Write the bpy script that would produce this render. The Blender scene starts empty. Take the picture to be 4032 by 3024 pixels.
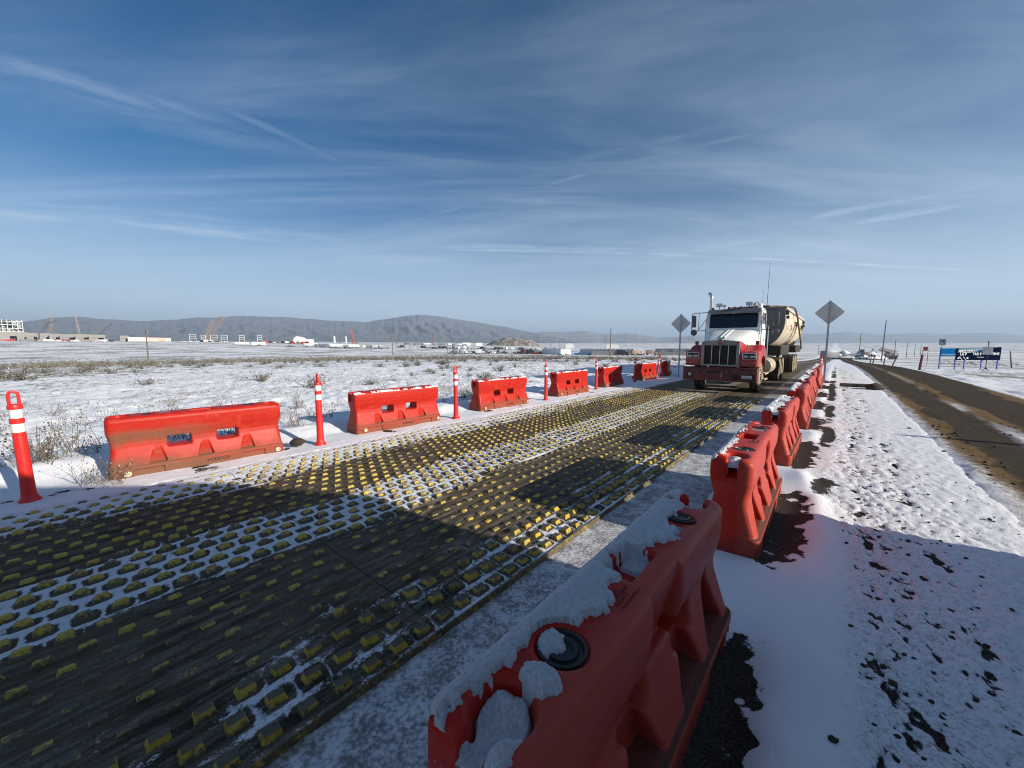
import bpy, bmesh, math, random
import numpy as np
from mathutils import Vector, Matrix, Euler

# ------------------------------------------------------------------ camera, light, sky
scene = bpy.context.scene
R = math.radians
EYE = 1.70
PITCH = 5.9
cam_d = bpy.data.cameras.new("camera")
cam_d.sensor_width = 36.0
cam_d.lens = 13.53
cam_d.clip_start = 0.05
cam_d.clip_end = 40000
cam = bpy.data.objects.new("camera", cam_d)
scene.collection.objects.link(cam)
cam.location = (0, 0, EYE)
cam.rotation_euler = (R(90 - PITCH), 0, 0)
scene.camera = cam

SUN_AZ, SUN_EL = 121.0, 20.5          # azimuth clockwise from +Y
sd = Vector((math.sin(R(SUN_AZ)) * math.cos(R(SUN_EL)), math.cos(R(SUN_AZ)) * math.cos(R(SUN_EL)), math.sin(R(SUN_EL))))
sun_d = bpy.data.lights.new("sun", 'SUN')
sun_d.energy = 5.0
sun_d.angle = R(0.5)
sun_d.color = (1.0, 0.90, 0.76)
sun = bpy.data.objects.new("sun", sun_d)
scene.collection.objects.link(sun)
sun.rotation_euler = sd.to_track_quat('Z', 'Y').to_euler()

scene.view_settings.view_transform = 'Standard'
scene.view_settings.look = 'None'
scene.view_settings.gamma = 1.0
scene.view_settings.exposure = 0.57
scene.cycles.use_denoising = True
scene.cycles.filter_width = 1.05
scene.cycles.volume_bounces = 0
scene.cycles.max_bounces = 6
scene.cycles.transparent_max_bounces = 8

world = bpy.data.worlds.new("World")
scene.world = world
world.use_nodes = True
SKY_STRENGTH = 0.058

# ------------------------------------------------------------------ node helper
class NT:
    def __init__(self, tree):
        self.t = tree
    def n(self, typ, **kw):
        nd = self.t.nodes.new(typ)
        for k, v in kw.items():
            setattr(nd, k, v)
        return nd
    def put(self, sock, v):
        if v is None:
            return
        if isinstance(v, bpy.types.NodeSocket):
            self.t.links.new(v, sock)
        else:
            if isinstance(v, (tuple, list)) and sock.type == 'RGBA' and len(v) == 3:
                v = (*v, 1.0)
            sock.default_value = v
    def math(self, op, a, b=None, c=None, clamp=False):
        nd = self.n('ShaderNodeMath', operation=op, use_clamp=clamp)
        self.put(nd.inputs[0], a); self.put(nd.inputs[1], b); self.put(nd.inputs[2], c)
        return nd.outputs[0]
    def mul(self, a, b): return self.math('MULTIPLY', a, b)
    def add(self, a, b): return self.math('ADD', a, b)
    def sub(self, a, b): return self.math('SUBTRACT', a, b)
    def mx(self, a, b): return self.math('MAXIMUM', a, b)
    def mn(self, a, b): return self.math('MINIMUM', a, b)
    def step(self, v, lo, hi, a=0.0, b=1.0):
        nd = self.n('ShaderNodeMapRange', interpolation_type='SMOOTHSTEP')
        self.put(nd.inputs['Value'], v); self.put(nd.inputs['From Min'], lo); self.put(nd.inputs['From Max'], hi)
        self.put(nd.inputs['To Min'], a); self.put(nd.inputs['To Max'], b)
        return nd.outputs[0]
    def band(self, v, a0, a1, b1, b0):
        return self.mul(self.step(v, a0, a1), self.step(v, b1, b0, 1.0, 0.0))
    def mix(self, f, a, b):
        nd = self.n('ShaderNodeMix', data_type='RGBA')
        self.put(nd.inputs[0], f); self.put(nd.inputs[6], a); self.put(nd.inputs[7], b)
        return nd.outputs[2]
    def noise(self, vec, scale, detail=4.0, rough=0.55, dist=0.0):
        nd = self.n('ShaderNodeTexNoise')
        self.put(nd.inputs['Vector'], vec); self.put(nd.inputs['Scale'], scale)
        self.put(nd.inputs['Detail'], detail); self.put(nd.inputs['Roughness'], rough); self.put(nd.inputs['Distortion'], dist)
        return nd.outputs[0]
    def mapping(self, vec, loc=(0, 0, 0), rot=(0, 0, 0), scale=(1, 1, 1)):
        nd = self.n('ShaderNodeMapping')
        self.put(nd.inputs['Vector'], vec); nd.inputs['Location'].default_value = loc
        nd.inputs['Rotation'].default_value = rot; nd.inputs['Scale'].default_value = scale
        return nd.outputs[0]
    def xyz(self, vec):
        nd = self.n('ShaderNodeSeparateXYZ'); self.put(nd.inputs[0], vec)
        return nd.outputs[0], nd.outputs[1], nd.outputs[2]
    def comb(self, x, y, z):
        nd = self.n('ShaderNodeCombineXYZ')
        self.put(nd.inputs[0], x); self.put(nd.inputs[1], y); self.put(nd.inputs[2], z)
        return nd.outputs[0]
    def pos(self): return self.n('ShaderNodeNewGeometry').outputs['Position']
    def nor(self): return self.n('ShaderNodeNewGeometry').outputs['Normal']
    def obj(self): return self.n('ShaderNodeTexCoord').outputs['Object']
    def st(self):                       # road axes: x = across the road, y = along it
        return self.mapping(self.pos(), rot=(0, 0, R(40)))
    def attr(self, name):
        return self.n('ShaderNodeAttribute', attribute_name=name).outputs['Fac']
    def rnd(self): return self.n('ShaderNodeObjectInfo').outputs['Random']
    def bump(self, h, strength=0.5, dist=0.01):
        nd = self.n('ShaderNodeBump')
        self.put(nd.inputs['Height'], h); self.put(nd.inputs['Strength'], strength); self.put(nd.inputs['Distance'], dist)
        return nd.outputs[0]

MATS = {}
def material(name, col=(0.5, 0.5, 0.5), rough=0.6, metal=0.0, spec=0.5, build=None, **kw):
    m = bpy.data.materials.new(name)
    m.use_nodes = True
    nt = NT(m.node_tree)
    b = m.node_tree.nodes['Principled BSDF']
    b.inputs['Base Color'].default_value = (*col, 1)
    b.inputs['Roughness'].default_value = rough
    b.inputs['Metallic'].default_value = metal
    b.inputs['Specular IOR Level'].default_value = spec
    for k, v in kw.items():
        b.inputs[k].default_value = v
    if build:
        build(nt, b)
    MATS[name] = m
    return m

def dusty(name, col, dirt=(0.20, 0.16, 0.11), amount=0.35, rough=0.5, metal=0.0, scale=3.0, low=None, var=0.10):
    """paint / plastic / metal with a film of road dirt; low=(z0,z1): dirtier below z1 in object space"""
    def bld(nt, b):
        o = nt.obj()
        f = nt.noise(o, scale, 6, 0.65)
        g = nt.noise(o, scale * 9, 3, 0.6)
        h = nt.add(nt.mul(f, 0.75), nt.mul(g, 0.25))
        m = nt.step(h, 0.62 - amount * 0.5, 0.78 - amount * 0.3)
        if low:
            z = nt.xyz(o)[2]
            zz = nt.add(z, nt.mul(nt.sub(f, 0.5), (low[1] - low[0]) * 1.2))
            m = nt.mx(m, nt.step(zz, low[0], low[1], 0.92, 0.0))
        m = nt.mul(m, min(1.0, amount * 2.2))
        base = nt.mix(nt.mul(nt.sub(f, 0.3), var * 4), col, tuple(c * 0.72 for c in col))
        c = nt.mix(m, base, dirt)
        nt.put(b.inputs['Base Color'], c)
        nt.put(b.inputs['Roughness'], nt.mix(m, (rough,) * 3, (0.9,) * 3))
        if metal:
            nt.put(b.inputs['Metallic'], nt.step(m, 0.0, 1.0, metal, 0.0))
        nt.put(b.inputs['Normal'], nt.bump(h, 0.12, 0.01))
    return material(name, col, rough, metal, build=bld)

# ------------------------------------------------------------------ sky with thin cirrus
def build_sky():
    nt = NT(world.node_tree)
    bg = world.node_tree.nodes['Background']
    sky = nt.n('ShaderNodeTexSky', sky_type='NISHITA')
    sky.sun_disc = False
    sky.sun_elevation = R(SUN_EL)
    sky.sun_rotation = R(SUN_AZ)
    sky.altitude = 1300
    sky.air_density = 1.0
    sky.dust_density = 0.9
    sky.ozone_density = 2.2
    g = nt.n('ShaderNodeTexCoord').outputs['Generated']
    x, y, z = nt.xyz(g)
    # project the view direction on a flat cloud layer overhead
    zc = nt.mx(nt.add(z, 0.06), 0.03)
    u = nt.math('DIVIDE', x, zc); v = nt.math('DIVIDE', y, zc)
    p = nt.comb(u, v, 0.0)
    # cirrus combed along one wind direction
    q = nt.mapping(p, rot=(0, 0, R(24)), scale=(0.22, 0.9, 1.0))
    a = nt.noise(q, 1.1, 8, 0.62, 0.7)
    q2 = nt.mapping(p, loc=(3.1, 1.7, 0), rot=(0, 0, R(-12)), scale=(0.10, 0.8, 1.0))
    b_ = nt.noise(q2, 1.6, 7, 0.60, 0.35)
    veil = nt.noise(nt.mapping(p, loc=(7, 2, 0), scale=(0.16, 0.3, 1)), 0.8, 3, 0.5)
    c = nt.mul(nt.step(a, 0.36, 0.86), nt.step(veil, 0.28, 0.66))
    d = nt.mul(nt.step(b_, 0.50, 0.84), 0.75)
    cl = nt.mx(c, d)
    # contrails: long thin streaks in the layer: |n.p - k| small
    def streak(ang, k, width, soft, gain, ulo, uhi):
        ca, sa = math.cos(R(ang)), math.sin(R(ang))
        across = nt.sub(nt.add(nt.mul(u, -sa), nt.mul(v, ca)), k)
        along = nt.add(nt.mul(u, ca), nt.mul(v, sa))
        wob = nt.mul(nt.sub(nt.noise(nt.comb(along, k, 0.3), 0.7, 5, 0.7), 0.5), soft)
        dd = nt.math('ABSOLUTE', nt.add(across, wob))
        f = nt.step(dd, 0.0, width, gain, 0.0)
        brk = nt.step(nt.noise(nt.comb(nt.mul(along, 1.0), nt.mul(across, 2.5), k * 3.7), 2.2, 6, 0.65), 0.30, 0.66, 0.15, 1.0)
        return nt.mul(nt.mul(f, brk), nt.band(along, ulo, ulo + 0.3 * (uhi - ulo), uhi - 0.3 * (uhi - ulo), uhi))
    s = streak(*STREAKS[0])
    for k in STREAKS[1:]:
        s = nt.mx(s, streak(*k))
    cl = nt.mx(nt.add(nt.mul(cl, 0.72), nt.mul(nt.step(nt.add(nt.mul(x, 0.9), nt.mul(nt.sub(veil, 0.5), 0.8)), -0.10, 0.9), 0.13)), s)
    cl = nt.mul(cl, nt.step(z, 0.02, 0.10, 0.25, 1.0))
    cl = nt.math('MINIMUM', cl, 1.0)
    hz = nt.step(z, -0.01, 0.48, 1.0, 0.0)
    hz = nt.mul(nt.mul(hz, hz), 0.90)
    hs = nt.n('ShaderNodeHueSaturation')
    nt.put(hs.inputs['Color'], sky.outputs[0])
    hs.inputs['Saturation'].default_value = 1.52
    tint = nt.mix(hz, hs.outputs[0], HAZE_SKY)
    out = nt.mix(nt.mul(cl, 0.70), tint, CLOUD_COL)
    nt.put(bg.inputs['Color'], out)
    bg.inputs['Strength'].default_value = SKY_STRENGTH
# (angle, offset, width, softness, gain, from, to) in the cloud layer
STREAKS = [(20.5, 3.34, 0.30, 0.35, 0.55, -4.5, 0.9), (20.5, 3.05, 0.10, 0.2, 0.25, -4.5, 0.2),
           (3.2, 3.36, 0.085, 0.05, 1.0, -2.4, 9.5), (3.2, 3.26, 0.22, 0.2, 0.45, -2.4, 4.0),
           (-46.9, 3.43, 0.16, 0.14, 0.60, -2.6, 1.0), (-30.1, 1.98, 0.055, 0.10, 0.36, -2.2, 0.9),
           (-31.0, 1.86, 0.12, 0.16, 0.22, -2.4, 1.2), (-48.3, 3.12, 0.18, 0.16, 0.55, -1.8, 1.9),
           (35.4, 1.98, 0.13, 0.22, 0.42, -1.5, 0.25), (34.0, 2.06, 0.22, 0.3, 0.22, -1.5, 0.5), (57.2, 1.74, 0.05, 0.10, 0.20, 0.55, 1.4),
           (-0.2, 2.77, 0.02, 0.02, 0.28, 1.6, 6.0)]
HAZE_SKY = (7.9, 9.6, 11.9)
CLOUD_COL = (8.4, 9.9, 11.8)
build_sky()

# ------------------------------------------------------------------ scene helpers
C = scene.collection
S40, C40 = math.sin(R(40)), math.cos(R(40))
ROAD = R(-40)                                     # local x = across (to the right), local y = along the road
def W(t, s, z=0.0):
    return Vector((S40 * s + C40 * t, C40 * s - S40 * t, z))

def sstep(a, b, v):
    k = np.clip((v - a) / (b - a), 0, 1)
    return k * k * (3 - 2 * k)

def _hash(ix, iy, seed):
    h = (ix.astype(np.int64) * 374761393 + iy.astype(np.int64) * 668265263 + seed * 974634521) & 0xffffffff
    h = ((h ^ (h >> 13)) * 1274126177) & 0xffffffff
    return ((h ^ (h >> 16)) & 0xffff) / 65535.0
def vnoise(x, y, seed=0):
    x = np.asarray(x, float); y = np.asarray(y, float)
    ix = np.floor(x); iy = np.floor(y)
    fx = x - ix; fy = y - iy
    fx = fx * fx * (3 - 2 * fx); fy = fy * fy * (3 - 2 * fy)
    a = _hash(ix, iy, seed); b = _hash(ix + 1, iy, seed); c = _hash(ix, iy + 1, seed); d = _hash(ix + 1, iy + 1, seed)
    return (a * (1 - fx) + b * fx) * (1 - fy) + (c * (1 - fx) + d * fx) * fy
def fbm(x, y, oct=4, seed=0, gain=0.5):
    v = 0; amp = 1; tot = 0
    for o in range(oct):
        v = v + amp * vnoise(x * 2 ** o + 17.3 * o, y * 2 ** o - 9.1 * o, seed + o)
        tot += amp; amp *= gain
    return v / tot

def gz(x, y):
    """far lie of the land: a plateau by the road, a lower plain, a fan rising to the hills"""
    x = np.asarray(x, float); y = np.asarray(y, float)
    r = np.hypot(x, y)
    k = 22.0
    soft = np.log1p(np.exp(np.clip((r - 42.0) / 10.0, -50, 50))) * 10.0     # softplus of r-42
    z = -9.0 * (1 - np.exp(-0.036 * soft / 9.0))
    az = np.degrees(np.arctan2(x, y))
    lift = np.interp(az, [-180, -60, -26, -12, 2, 15, 40, 180], [13.5, 13.5, 12.0, 7.5, 4.2, 2.2, 1.0, 1.0])
    z = z + lift * sstep(240, 720, r)
    z = z + 16.0 * sstep(900, 3500, r)
    return z
def gz1(x, y):
    return float(gz(x, y))

def tag(o, label=None, cat=None, group=None, kind=None):
    if label: o['label'] = label
    if cat: o['category'] = cat
    if group: o['group'] = group
    if kind: o['kind'] = kind
    return o

def empty(name, loc=(0, 0, 0), rz=0.0, label=None, cat=None, group=None, scale=1.0):
    o = bpy.data.objects.new(name, None)
    C.objects.link(o)
    o.location = loc
    o.rotation_euler = (0, 0, rz)
    o.scale = (scale,) * 3
    o.empty_display_size = 0.2
    return tag(o, label, cat, group)

def link(name, me, parent=None, loc=None, rot=None):
    o = bpy.data.objects.new(name, me)
    C.objects.link(o)
    if parent is not None: o.parent = parent
    if loc is not None: o.location = loc
    if rot is not None: o.rotation_euler = rot
    return o

def mesh_np(name, v, f, mats, attrs=None, smooth=True, matidx=None):
    """mesh from numpy arrays; f is (n,4) or (n,3)"""
    me = bpy.data.meshes.new(name)
    v = np.ascontiguousarray(v, dtype=np.float32); f = np.ascontiguousarray(f, dtype=np.int32)
    n, k = f.shape
    me.vertices.add(len(v)); me.vertices.foreach_set('co', v.ravel())
    me.loops.add(n * k); me.loops.foreach_set('vertex_index', f.ravel())
    me.polygons.add(n)
    me.polygons.foreach_set('loop_start', np.arange(0, n * k, k, dtype=np.int32))
    me.polygons.foreach_set('loop_total', np.full(n, k, dtype=np.int32))
    me.update(calc_edges=True)
    if smooth: me.polygons.foreach_set('use_smooth', np.ones(n, dtype=bool))
    for m in (mats if isinstance(mats, (list, tuple)) else [mats]): me.materials.append(m)
    if matidx is not None: me.polygons.foreach_set('material_index', np.ascontiguousarray(matidx, dtype=np.int32))
    for k_, a in (attrs or {}).items():
        at = me.attributes.new(k_, 'FLOAT', 'POINT')
        at.data.foreach_set('value', np.ascontiguousarray(a, dtype=np.float32))
    me.validate()
    return me

def grid_faces(nu, nv, wrap=False):
    i = np.arange(nu - 1)[:, None]; j = np.arange(nv if wrap else nv - 1)[None, :]
    j2 = (j + 1) % nv
    return np.stack([i * nv + j, (i + 1) * nv + j, (i + 1) * nv + j2, i * nv + j2], -1).reshape(-1, 4)

class MB:
    """collects shapes; build() links them as one mesh object"""
    def __init__(self):
        self.bm = bmesh.new()
        self.mi = 0
    def _mark(self, geom):
        for f in geom:
            f.material_index = self.mi
    def box(self, c, s, rot=None, bevel=0.0, seg=2, taper=None):
        r = bmesh.ops.create_cube(self.bm, size=1.0)
        vs = r['verts']
        for v in vs:
            v.co = Vector((v.co.x * s[0], v.co.y * s[1], v.co.z * s[2]))
            if taper and v.co.z > 0:
                v.co.x *= taper[0]; v.co.y *= taper[1]
        fs = set(f for v in vs for f in v.link_faces)
        if bevel:
            es = list(set(e for v in vs for e in v.link_edges))
            rb = bmesh.ops.bevel(self.bm, geom=es, offset=bevel, segments=seg, profile=0.5, affect='EDGES')
            fs = set(rb['faces']) | set(f for v in rb['verts'] for f in v.link_faces)
            vs = list(set(v for f in fs for v in f.verts))
        M = Matrix.Translation(Vector(c))
        if rot: M = M @ Euler(rot).to_matrix().to_4x4()
        for v in vs: v.co = M @ v.co
        self._mark(fs)
        return vs
    def ring(self, pts):
        return [self.bm.verts.new(Vector(p)) for p in pts]
    def skin(self, rings, close=True, cap=True):
        fs = []
        n = len(rings[0])
        for a, b in zip(rings[:-1], rings[1:]):
            for i in range(n if close else n - 1):
                j = (i + 1) % n
                try: fs.append(self.bm.faces.new((a[i], a[j], b[j], b[i])))
                except ValueError: pass
        if cap and n > 2:
            for q in (rings[0][::-1], rings[-1]):
                try: fs.append(self.bm.faces.new(q))
                except ValueError: pass
        self._mark(fs)
        return fs
    def cyl(self, p0, p1, r0, r1=None, seg=16, cap=True):
        r1 = r0 if r1 is None else r1
        p0 = Vector(p0); p1 = Vector(p1)
        d = (p1 - p0).normalized()
        a = d.orthogonal().normalized(); b = d.cross(a)
        rings = []
        for p, r in ((p0, r0), (p1, r1)):
            rings.append(self.ring([p + (a * math.cos(2 * math.pi * i / seg) + b * math.sin(2 * math.pi * i / seg)) * r for i in range(seg)]))
        self.skin(rings, True, cap)
    def tube(self, path, r, seg=8, cap=True):
        path = [Vector(p) for p in path]
        rad = r if isinstance(r, (list, tuple)) else [r] * len(path)
        t0 = (path[1] - path[0]).normalized()
        a = t0.orthogonal().normalized()
        rings = []
        for i, p in enumerate(path):
            if i == 0: t = t0
            elif i == len(path) - 1: t = (path[i] - path[i - 1]).normalized()
            else: t = ((path[i + 1] - p).normalized() + (p - path[i - 1]).normalized()).normalized()
            a = (a - t * a.dot(t)).normalized()
            b = t.cross(a)
            rings.append(self.ring([p + (a * math.cos(2 * math.pi * k / seg) + b * math.sin(2 * math.pi * k / seg)) * rad[i] for k in range(seg)]))
        self.skin(rings, True, cap)
    def lathe(self, prof, origin=(0, 0, 0), axis='Z', seg=32, cap=False):
        """prof: (radius, height) pairs"""
        o = Vector(origin)
        rings = []
        for r, h in prof:
            pts = []
            for i in range(seg):
                c, s_ = math.cos(2 * math.pi * i / seg) * r, math.sin(2 * math.pi * i / seg) * r
                pts.append(o + (Vector((c, s_, h)) if axis == 'Z' else Vector((h, c, s_)) if axis == 'X' else Vector((s_, h, c))))
            rings.append(self.ring(pts))
        self.skin(rings, True, cap)
    def prism(self, poly, a0, a1, axis='X', bevel=0.0):
        """poly in the two other axes (order y,z / x,z / x,y), extruded along axis"""
        def mk(p, a):
            return (a, p[0], p[1]) if axis == 'X' else (p[0], a, p[1]) if axis == 'Y' else (p[0], p[1], a)
        r0 = self.ring([mk(p, a0) for p in poly]); r1 = self.ring([mk(p, a1) for p in poly])
        fs = self.skin([r0, r1])
        if bevel:
            es = [e for e in self.bm.edges if (e.verts[0] in r0 and e.verts[1] in r0) or (e.verts[0] in r1 and e.verts[1] in r1)]
            rb = bmesh.ops.bevel(self.bm, geom=es, offset=bevel, segments=2, profile=0.5, affect='EDGES')
            self._mark(rb['faces'])
    def ball(self, c, r, seg=12, sq=(1, 1, 1)):
        rr = bmesh.ops.create_uvsphere(self.bm, u_segments=seg, v_segments=max(6, seg * 2 // 3), radius=r)
        for v in rr['verts']:
            v.co = Vector((v.co.x * sq[0], v.co.y * sq[1], v.co.z * sq[2])) + Vector(c)
        self._mark(set(f for v in rr['verts'] for f in v.link_faces))
    def face(self, pts):
        f = self.bm.faces.new(self.ring(pts)); f.material_index = self.mi
        return f
    def mesh(self, name, mats, angle=38, fix=True):
        bm = self.bm
        if fix: bmesh.ops.recalc_face_normals(bm, faces=bm.faces)
        lim = R(angle)
        for f in bm.faces: f.smooth = True
        for e in bm.edges:
            if len(e.link_faces) == 2:
                if e.calc_face_angle(0) > lim: e.smooth = False
        me = bpy.data.meshes.new(name)
        bm.to_mesh(me); bm.free()
        for m in (mats if isinstance(mats, (list, tuple)) else [mats]): me.materials.append(m)
        return me
    def build(self, name, mats, parent=None, loc=None, rot=None, **kw):
        return link(name, self.mesh(name, mats, **kw), parent, loc, rot)

def text_mesh(name, body, size, mat, extrude=0.002, align='CENTER', shear=0.0, bold=0.0, space=1.0):
    cu = bpy.data.curves.new(name, 'FONT')
    cu.body = body; cu.size = size; cu.extrude = extrude; cu.align_x = align; cu.align_y = 'CENTER'
    cu.shear = shear; cu.offset = bold; cu.space_character = space; cu.resolution_u = 3
    o = bpy.data.objects.new(name, cu)
    C.objects.link(o)
    dg = bpy.context.evaluated_depsgraph_get()
    me = bpy.data.meshes.new_from_object(o.evaluated_get(dg))
    bpy.data.objects.remove(o); bpy.data.curves.remove(cu)
    me.materials.clear(); me.materials.append(mat)
    return me

def copy_tree(o, parent=None):
    c = o.copy()
    C.objects.link(c)
    if parent is not None: c.parent = parent
    for ch in list(o.children):
        copy_tree(ch, c)
    return c

# ------------------------------------------------------------------ ground, roads
SNOW = (0.84, 0.86, 0.89)
SOIL = (0.040, 0.033, 0.026)
R_BAR = [1.50, 4.42, 7.46, 10.62, 13.75, 16.9, 20.0, 23.1]            # barrier centres along the near row (s)
R_T = -0.60

def ground_material(nt, b):
    p = nt.pos(); st = nt.st(); t, s, z = nt.xyz(st)
    px, py, pz = nt.xyz(p)
    r = nt.math('SQRT', nt.add(nt.mul(px, px), nt.mul(py, py)))
    soil = nt.attr('soil')
    n1 = nt.noise(p, 20.0, 6, 0.66); n2 = nt.noise(p, 60.0, 4, 0.6)
    m = nt.add(nt.add(soil, nt.mul(nt.attr('grit_shade'), 0.04)), nt.add(nt.mul(nt.sub(n1, 0.5), 1.05), nt.mul(nt.sub(n2, 0.5), 0.40)))
    m = nt.step(m, 0.44, 0.60)
    # plain: dead grass and sage stubble showing through the snow, in drifts
    g1 = nt.noise(p, 0.035, 6, 0.62); g2 = nt.noise(p, 0.5, 7, 0.68); g3 = nt.noise(p, 4.0, 5, 0.7)
    far = nt.step(r, 9.0, 45.0)
    cover = nt.add(nt.mul(nt.sub(g1, 0.5), 1.5), nt.add(nt.mul(nt.sub(g2, 0.5), 1.1), nt.mul(nt.sub(g3, 0.5), 0.9)))
    thr = nt.mix(far, (0.24,) * 3, (-0.26,) * 3)
    thr = nt.xyz(thr)[0]
    gr = nt.step(nt.sub(cover, thr), -0.04, 0.16)
    gr = nt.mul(gr, nt.attr('grass'))
    gcol = nt.mix(nt.noise(p, 1.7, 4, 0.6), (0.20, 0.165, 0.115), (0.11, 0.098, 0.075))
    snow = nt.mix(nt.noise(p, 2.3, 3), SNOW, (0.78, 0.81, 0.86))
    gn = nt.add(nt.mul(nt.noise(p, 75.0, 4, 0.7), 0.65), nt.mul(nt.noise(p, 24.0, 3, 0.6), 0.35))
    snow = nt.mix(nt.mul(nt.attr('grit_shade'), nt.step(gn, 0.47, 0.63)), snow, (0.42, 0.41, 0.41))  # grey specks: grit, plus shade of the small lumps put into the colour
    c = nt.mix(nt.mul(gr, 0.80), snow, gcol)
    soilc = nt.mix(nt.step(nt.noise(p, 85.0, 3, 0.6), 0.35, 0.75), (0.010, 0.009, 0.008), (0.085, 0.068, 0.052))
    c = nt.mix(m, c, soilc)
    nt.put(b.inputs['Base Color'], c)
    nt.put(b.inputs['Roughness'], 0.85)
    b.inputs['Specular IOR Level'].default_value = 0.25
    h = nt.add(nt.mul(n2, 0.6), nt.add(nt.mul(nt.noise(p, 200.0, 3), 0.35), nt.mul(m, -0.6)))
    nt.put(b.inputs['Normal'], nt.bump(h, 0.7, 0.018))
M_GROUND = material('snowy_ground', build=ground_material)

def near_ground(t, s, r):
    """small relief and share of bare soil and painted pit shade close to the road"""
    fade = 1 - sstep(35, 80, r)
    z = np.zeros_like(t); soil = np.zeros_like(t) - 0.25; grass = np.ones_like(t)
    # --- verge to the right of the barriers
    vr = sstep(-1.0, -0.8, t) * (1 - sstep(3.0, 3.4, t))
    drift = 0.075 * np.exp(-((t + 0.12) / 0.28) ** 2) * (0.55 + 0.9 * fbm(s * 0.55, t * 0.5, 3, 5))
    edge = 0.10 + 0.10 * (fbm(s * 1.7, s * 0 + 3, 3, 8) - 0.5) - 0.35 * sstep(4.2, 6.5, s)
    rough = sstep(edge - 0.05, edge + 0.16, t)
    lump = fbm(t * 22, s * 13, 4, 21) - 0.5
    lump2 = fbm(t * 40, s * 26, 2, 23) - 0.5
    amp = 0.011 + 0.016 * np.exp(-((t - 0.42) / 0.36) ** 2)
    zz = drift * (1 - 0.75 * rough) + rough * (lump * amp * 1.6 + lump2 * 0.021)
    zz += (1 - rough) * 0.010 * np.sin((s * 7.5 + t * 3.0) + 4 * fbm(s * 1.2, t * 2.0, 2, 31))* sstep(-0.5, 0.0, t)
    tr = np.exp(-((t - 0.31 - 0.03 * np.sin(s * 2)) / 0.055) ** 2) + np.exp(-((t - 0.72 - 0.03 * np.sin(s * 1.7 + 1)) / 0.06) ** 2)
    trn = sstep(0.46, 0.62, fbm(t * 15, s * 5.5, 3, 41)) * sstep(0.35, 0.6, fbm(t * 3, s * 1.2, 2, 43))
    zz -= tr * trn * 0.018
    so = rough * (0.62 * tr * trn - lump * 1.3 - lump2 * 0.9 - 0.05 + 0.22 * np.exp(-((t - 0.42) / 0.35) ** 2))  # darker in the lows: bare soil, plus pit shade painted in
    so = so - 0.10 * (1 - rough)
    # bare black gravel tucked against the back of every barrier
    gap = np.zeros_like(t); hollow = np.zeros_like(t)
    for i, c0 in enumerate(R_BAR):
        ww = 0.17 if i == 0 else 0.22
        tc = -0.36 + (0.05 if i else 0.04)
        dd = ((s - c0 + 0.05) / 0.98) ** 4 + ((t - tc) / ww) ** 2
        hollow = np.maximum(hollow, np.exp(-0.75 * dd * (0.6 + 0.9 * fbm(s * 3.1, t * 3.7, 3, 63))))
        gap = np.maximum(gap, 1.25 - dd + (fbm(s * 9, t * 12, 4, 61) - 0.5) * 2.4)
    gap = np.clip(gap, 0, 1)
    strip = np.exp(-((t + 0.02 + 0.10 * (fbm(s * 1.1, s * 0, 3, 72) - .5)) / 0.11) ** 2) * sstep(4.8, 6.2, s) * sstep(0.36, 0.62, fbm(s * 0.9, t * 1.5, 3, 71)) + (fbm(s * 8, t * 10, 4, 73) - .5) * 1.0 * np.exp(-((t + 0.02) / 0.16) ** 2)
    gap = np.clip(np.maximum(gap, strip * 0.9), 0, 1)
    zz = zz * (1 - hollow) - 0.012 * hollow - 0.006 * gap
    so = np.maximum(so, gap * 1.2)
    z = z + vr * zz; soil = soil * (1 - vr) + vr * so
    grass = grass * (1 - sstep(-8.3, -7.6, t) * (1 - sstep(5.2, 6.2, t)))
    # --- bank on the far side of the mat
    lb = 1 - sstep(-6.25, -6.0, t)
    bank = 0.012 + 0.11 * sstep(-7.15, -7.9, t)
    und = (fbm(t * 0.7, s * 0.55, 4, 81) - 0.45) * 0.22 * sstep(-7.0, -8.2, t) + (fbm(t * 3.2, s * 2.6, 3, 83) - 0.5) * (0.035 + 0.05 * sstep(-7.1, -7.5, t))
    tuft = (fbm(t * 4.5, s * 4.5, 4, 85) - 0.5) * 0.13 * sstep(-7.8, -9.5, t)
    z = z + lb * (bank + und * 0.8 + tuft)
    holes = sstep(0.63, 0.74, fbm(t * 2.1, s * 1.7, 4, 91)) * np.exp(-((t + 6.75) / 0.5) ** 2)
    soil = np.maximum(soil, lb * holes * 0.75 - (1 - lb))
    # --- rough snow right of the dirt road
    rb = sstep(4.7, 5.3, t)
    z = z + rb * ((fbm(t * 0.6, s * 0.5, 4, 101) - 0.4) * 0.25 + (fbm(t * 3, s * 3, 3, 103) - 0.5) * 0.08)
    # --- sunk under the mat and the roads
    under = sstep(-6.3, -6.15, t) * (1 - sstep(-1.08, -0.98, t))
    road = sstep(1.35, 1.75, t) * (1 - sstep(4.55, 4.95, t))
    sink = np.maximum(under, road)
    z = z * (1 - sink) - 0.05 * sink - 0.0012 * r * sink
    grit_shade = vr * rough * (0.55 + 0.45 * np.exp(-((t - 0.42) / 0.35) ** 2)) * fade
    return z * fade - (1 - fade) * 0.10 * sink, soil * fade - (1 - fade) * 0.3, grass, grit_shade

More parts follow.
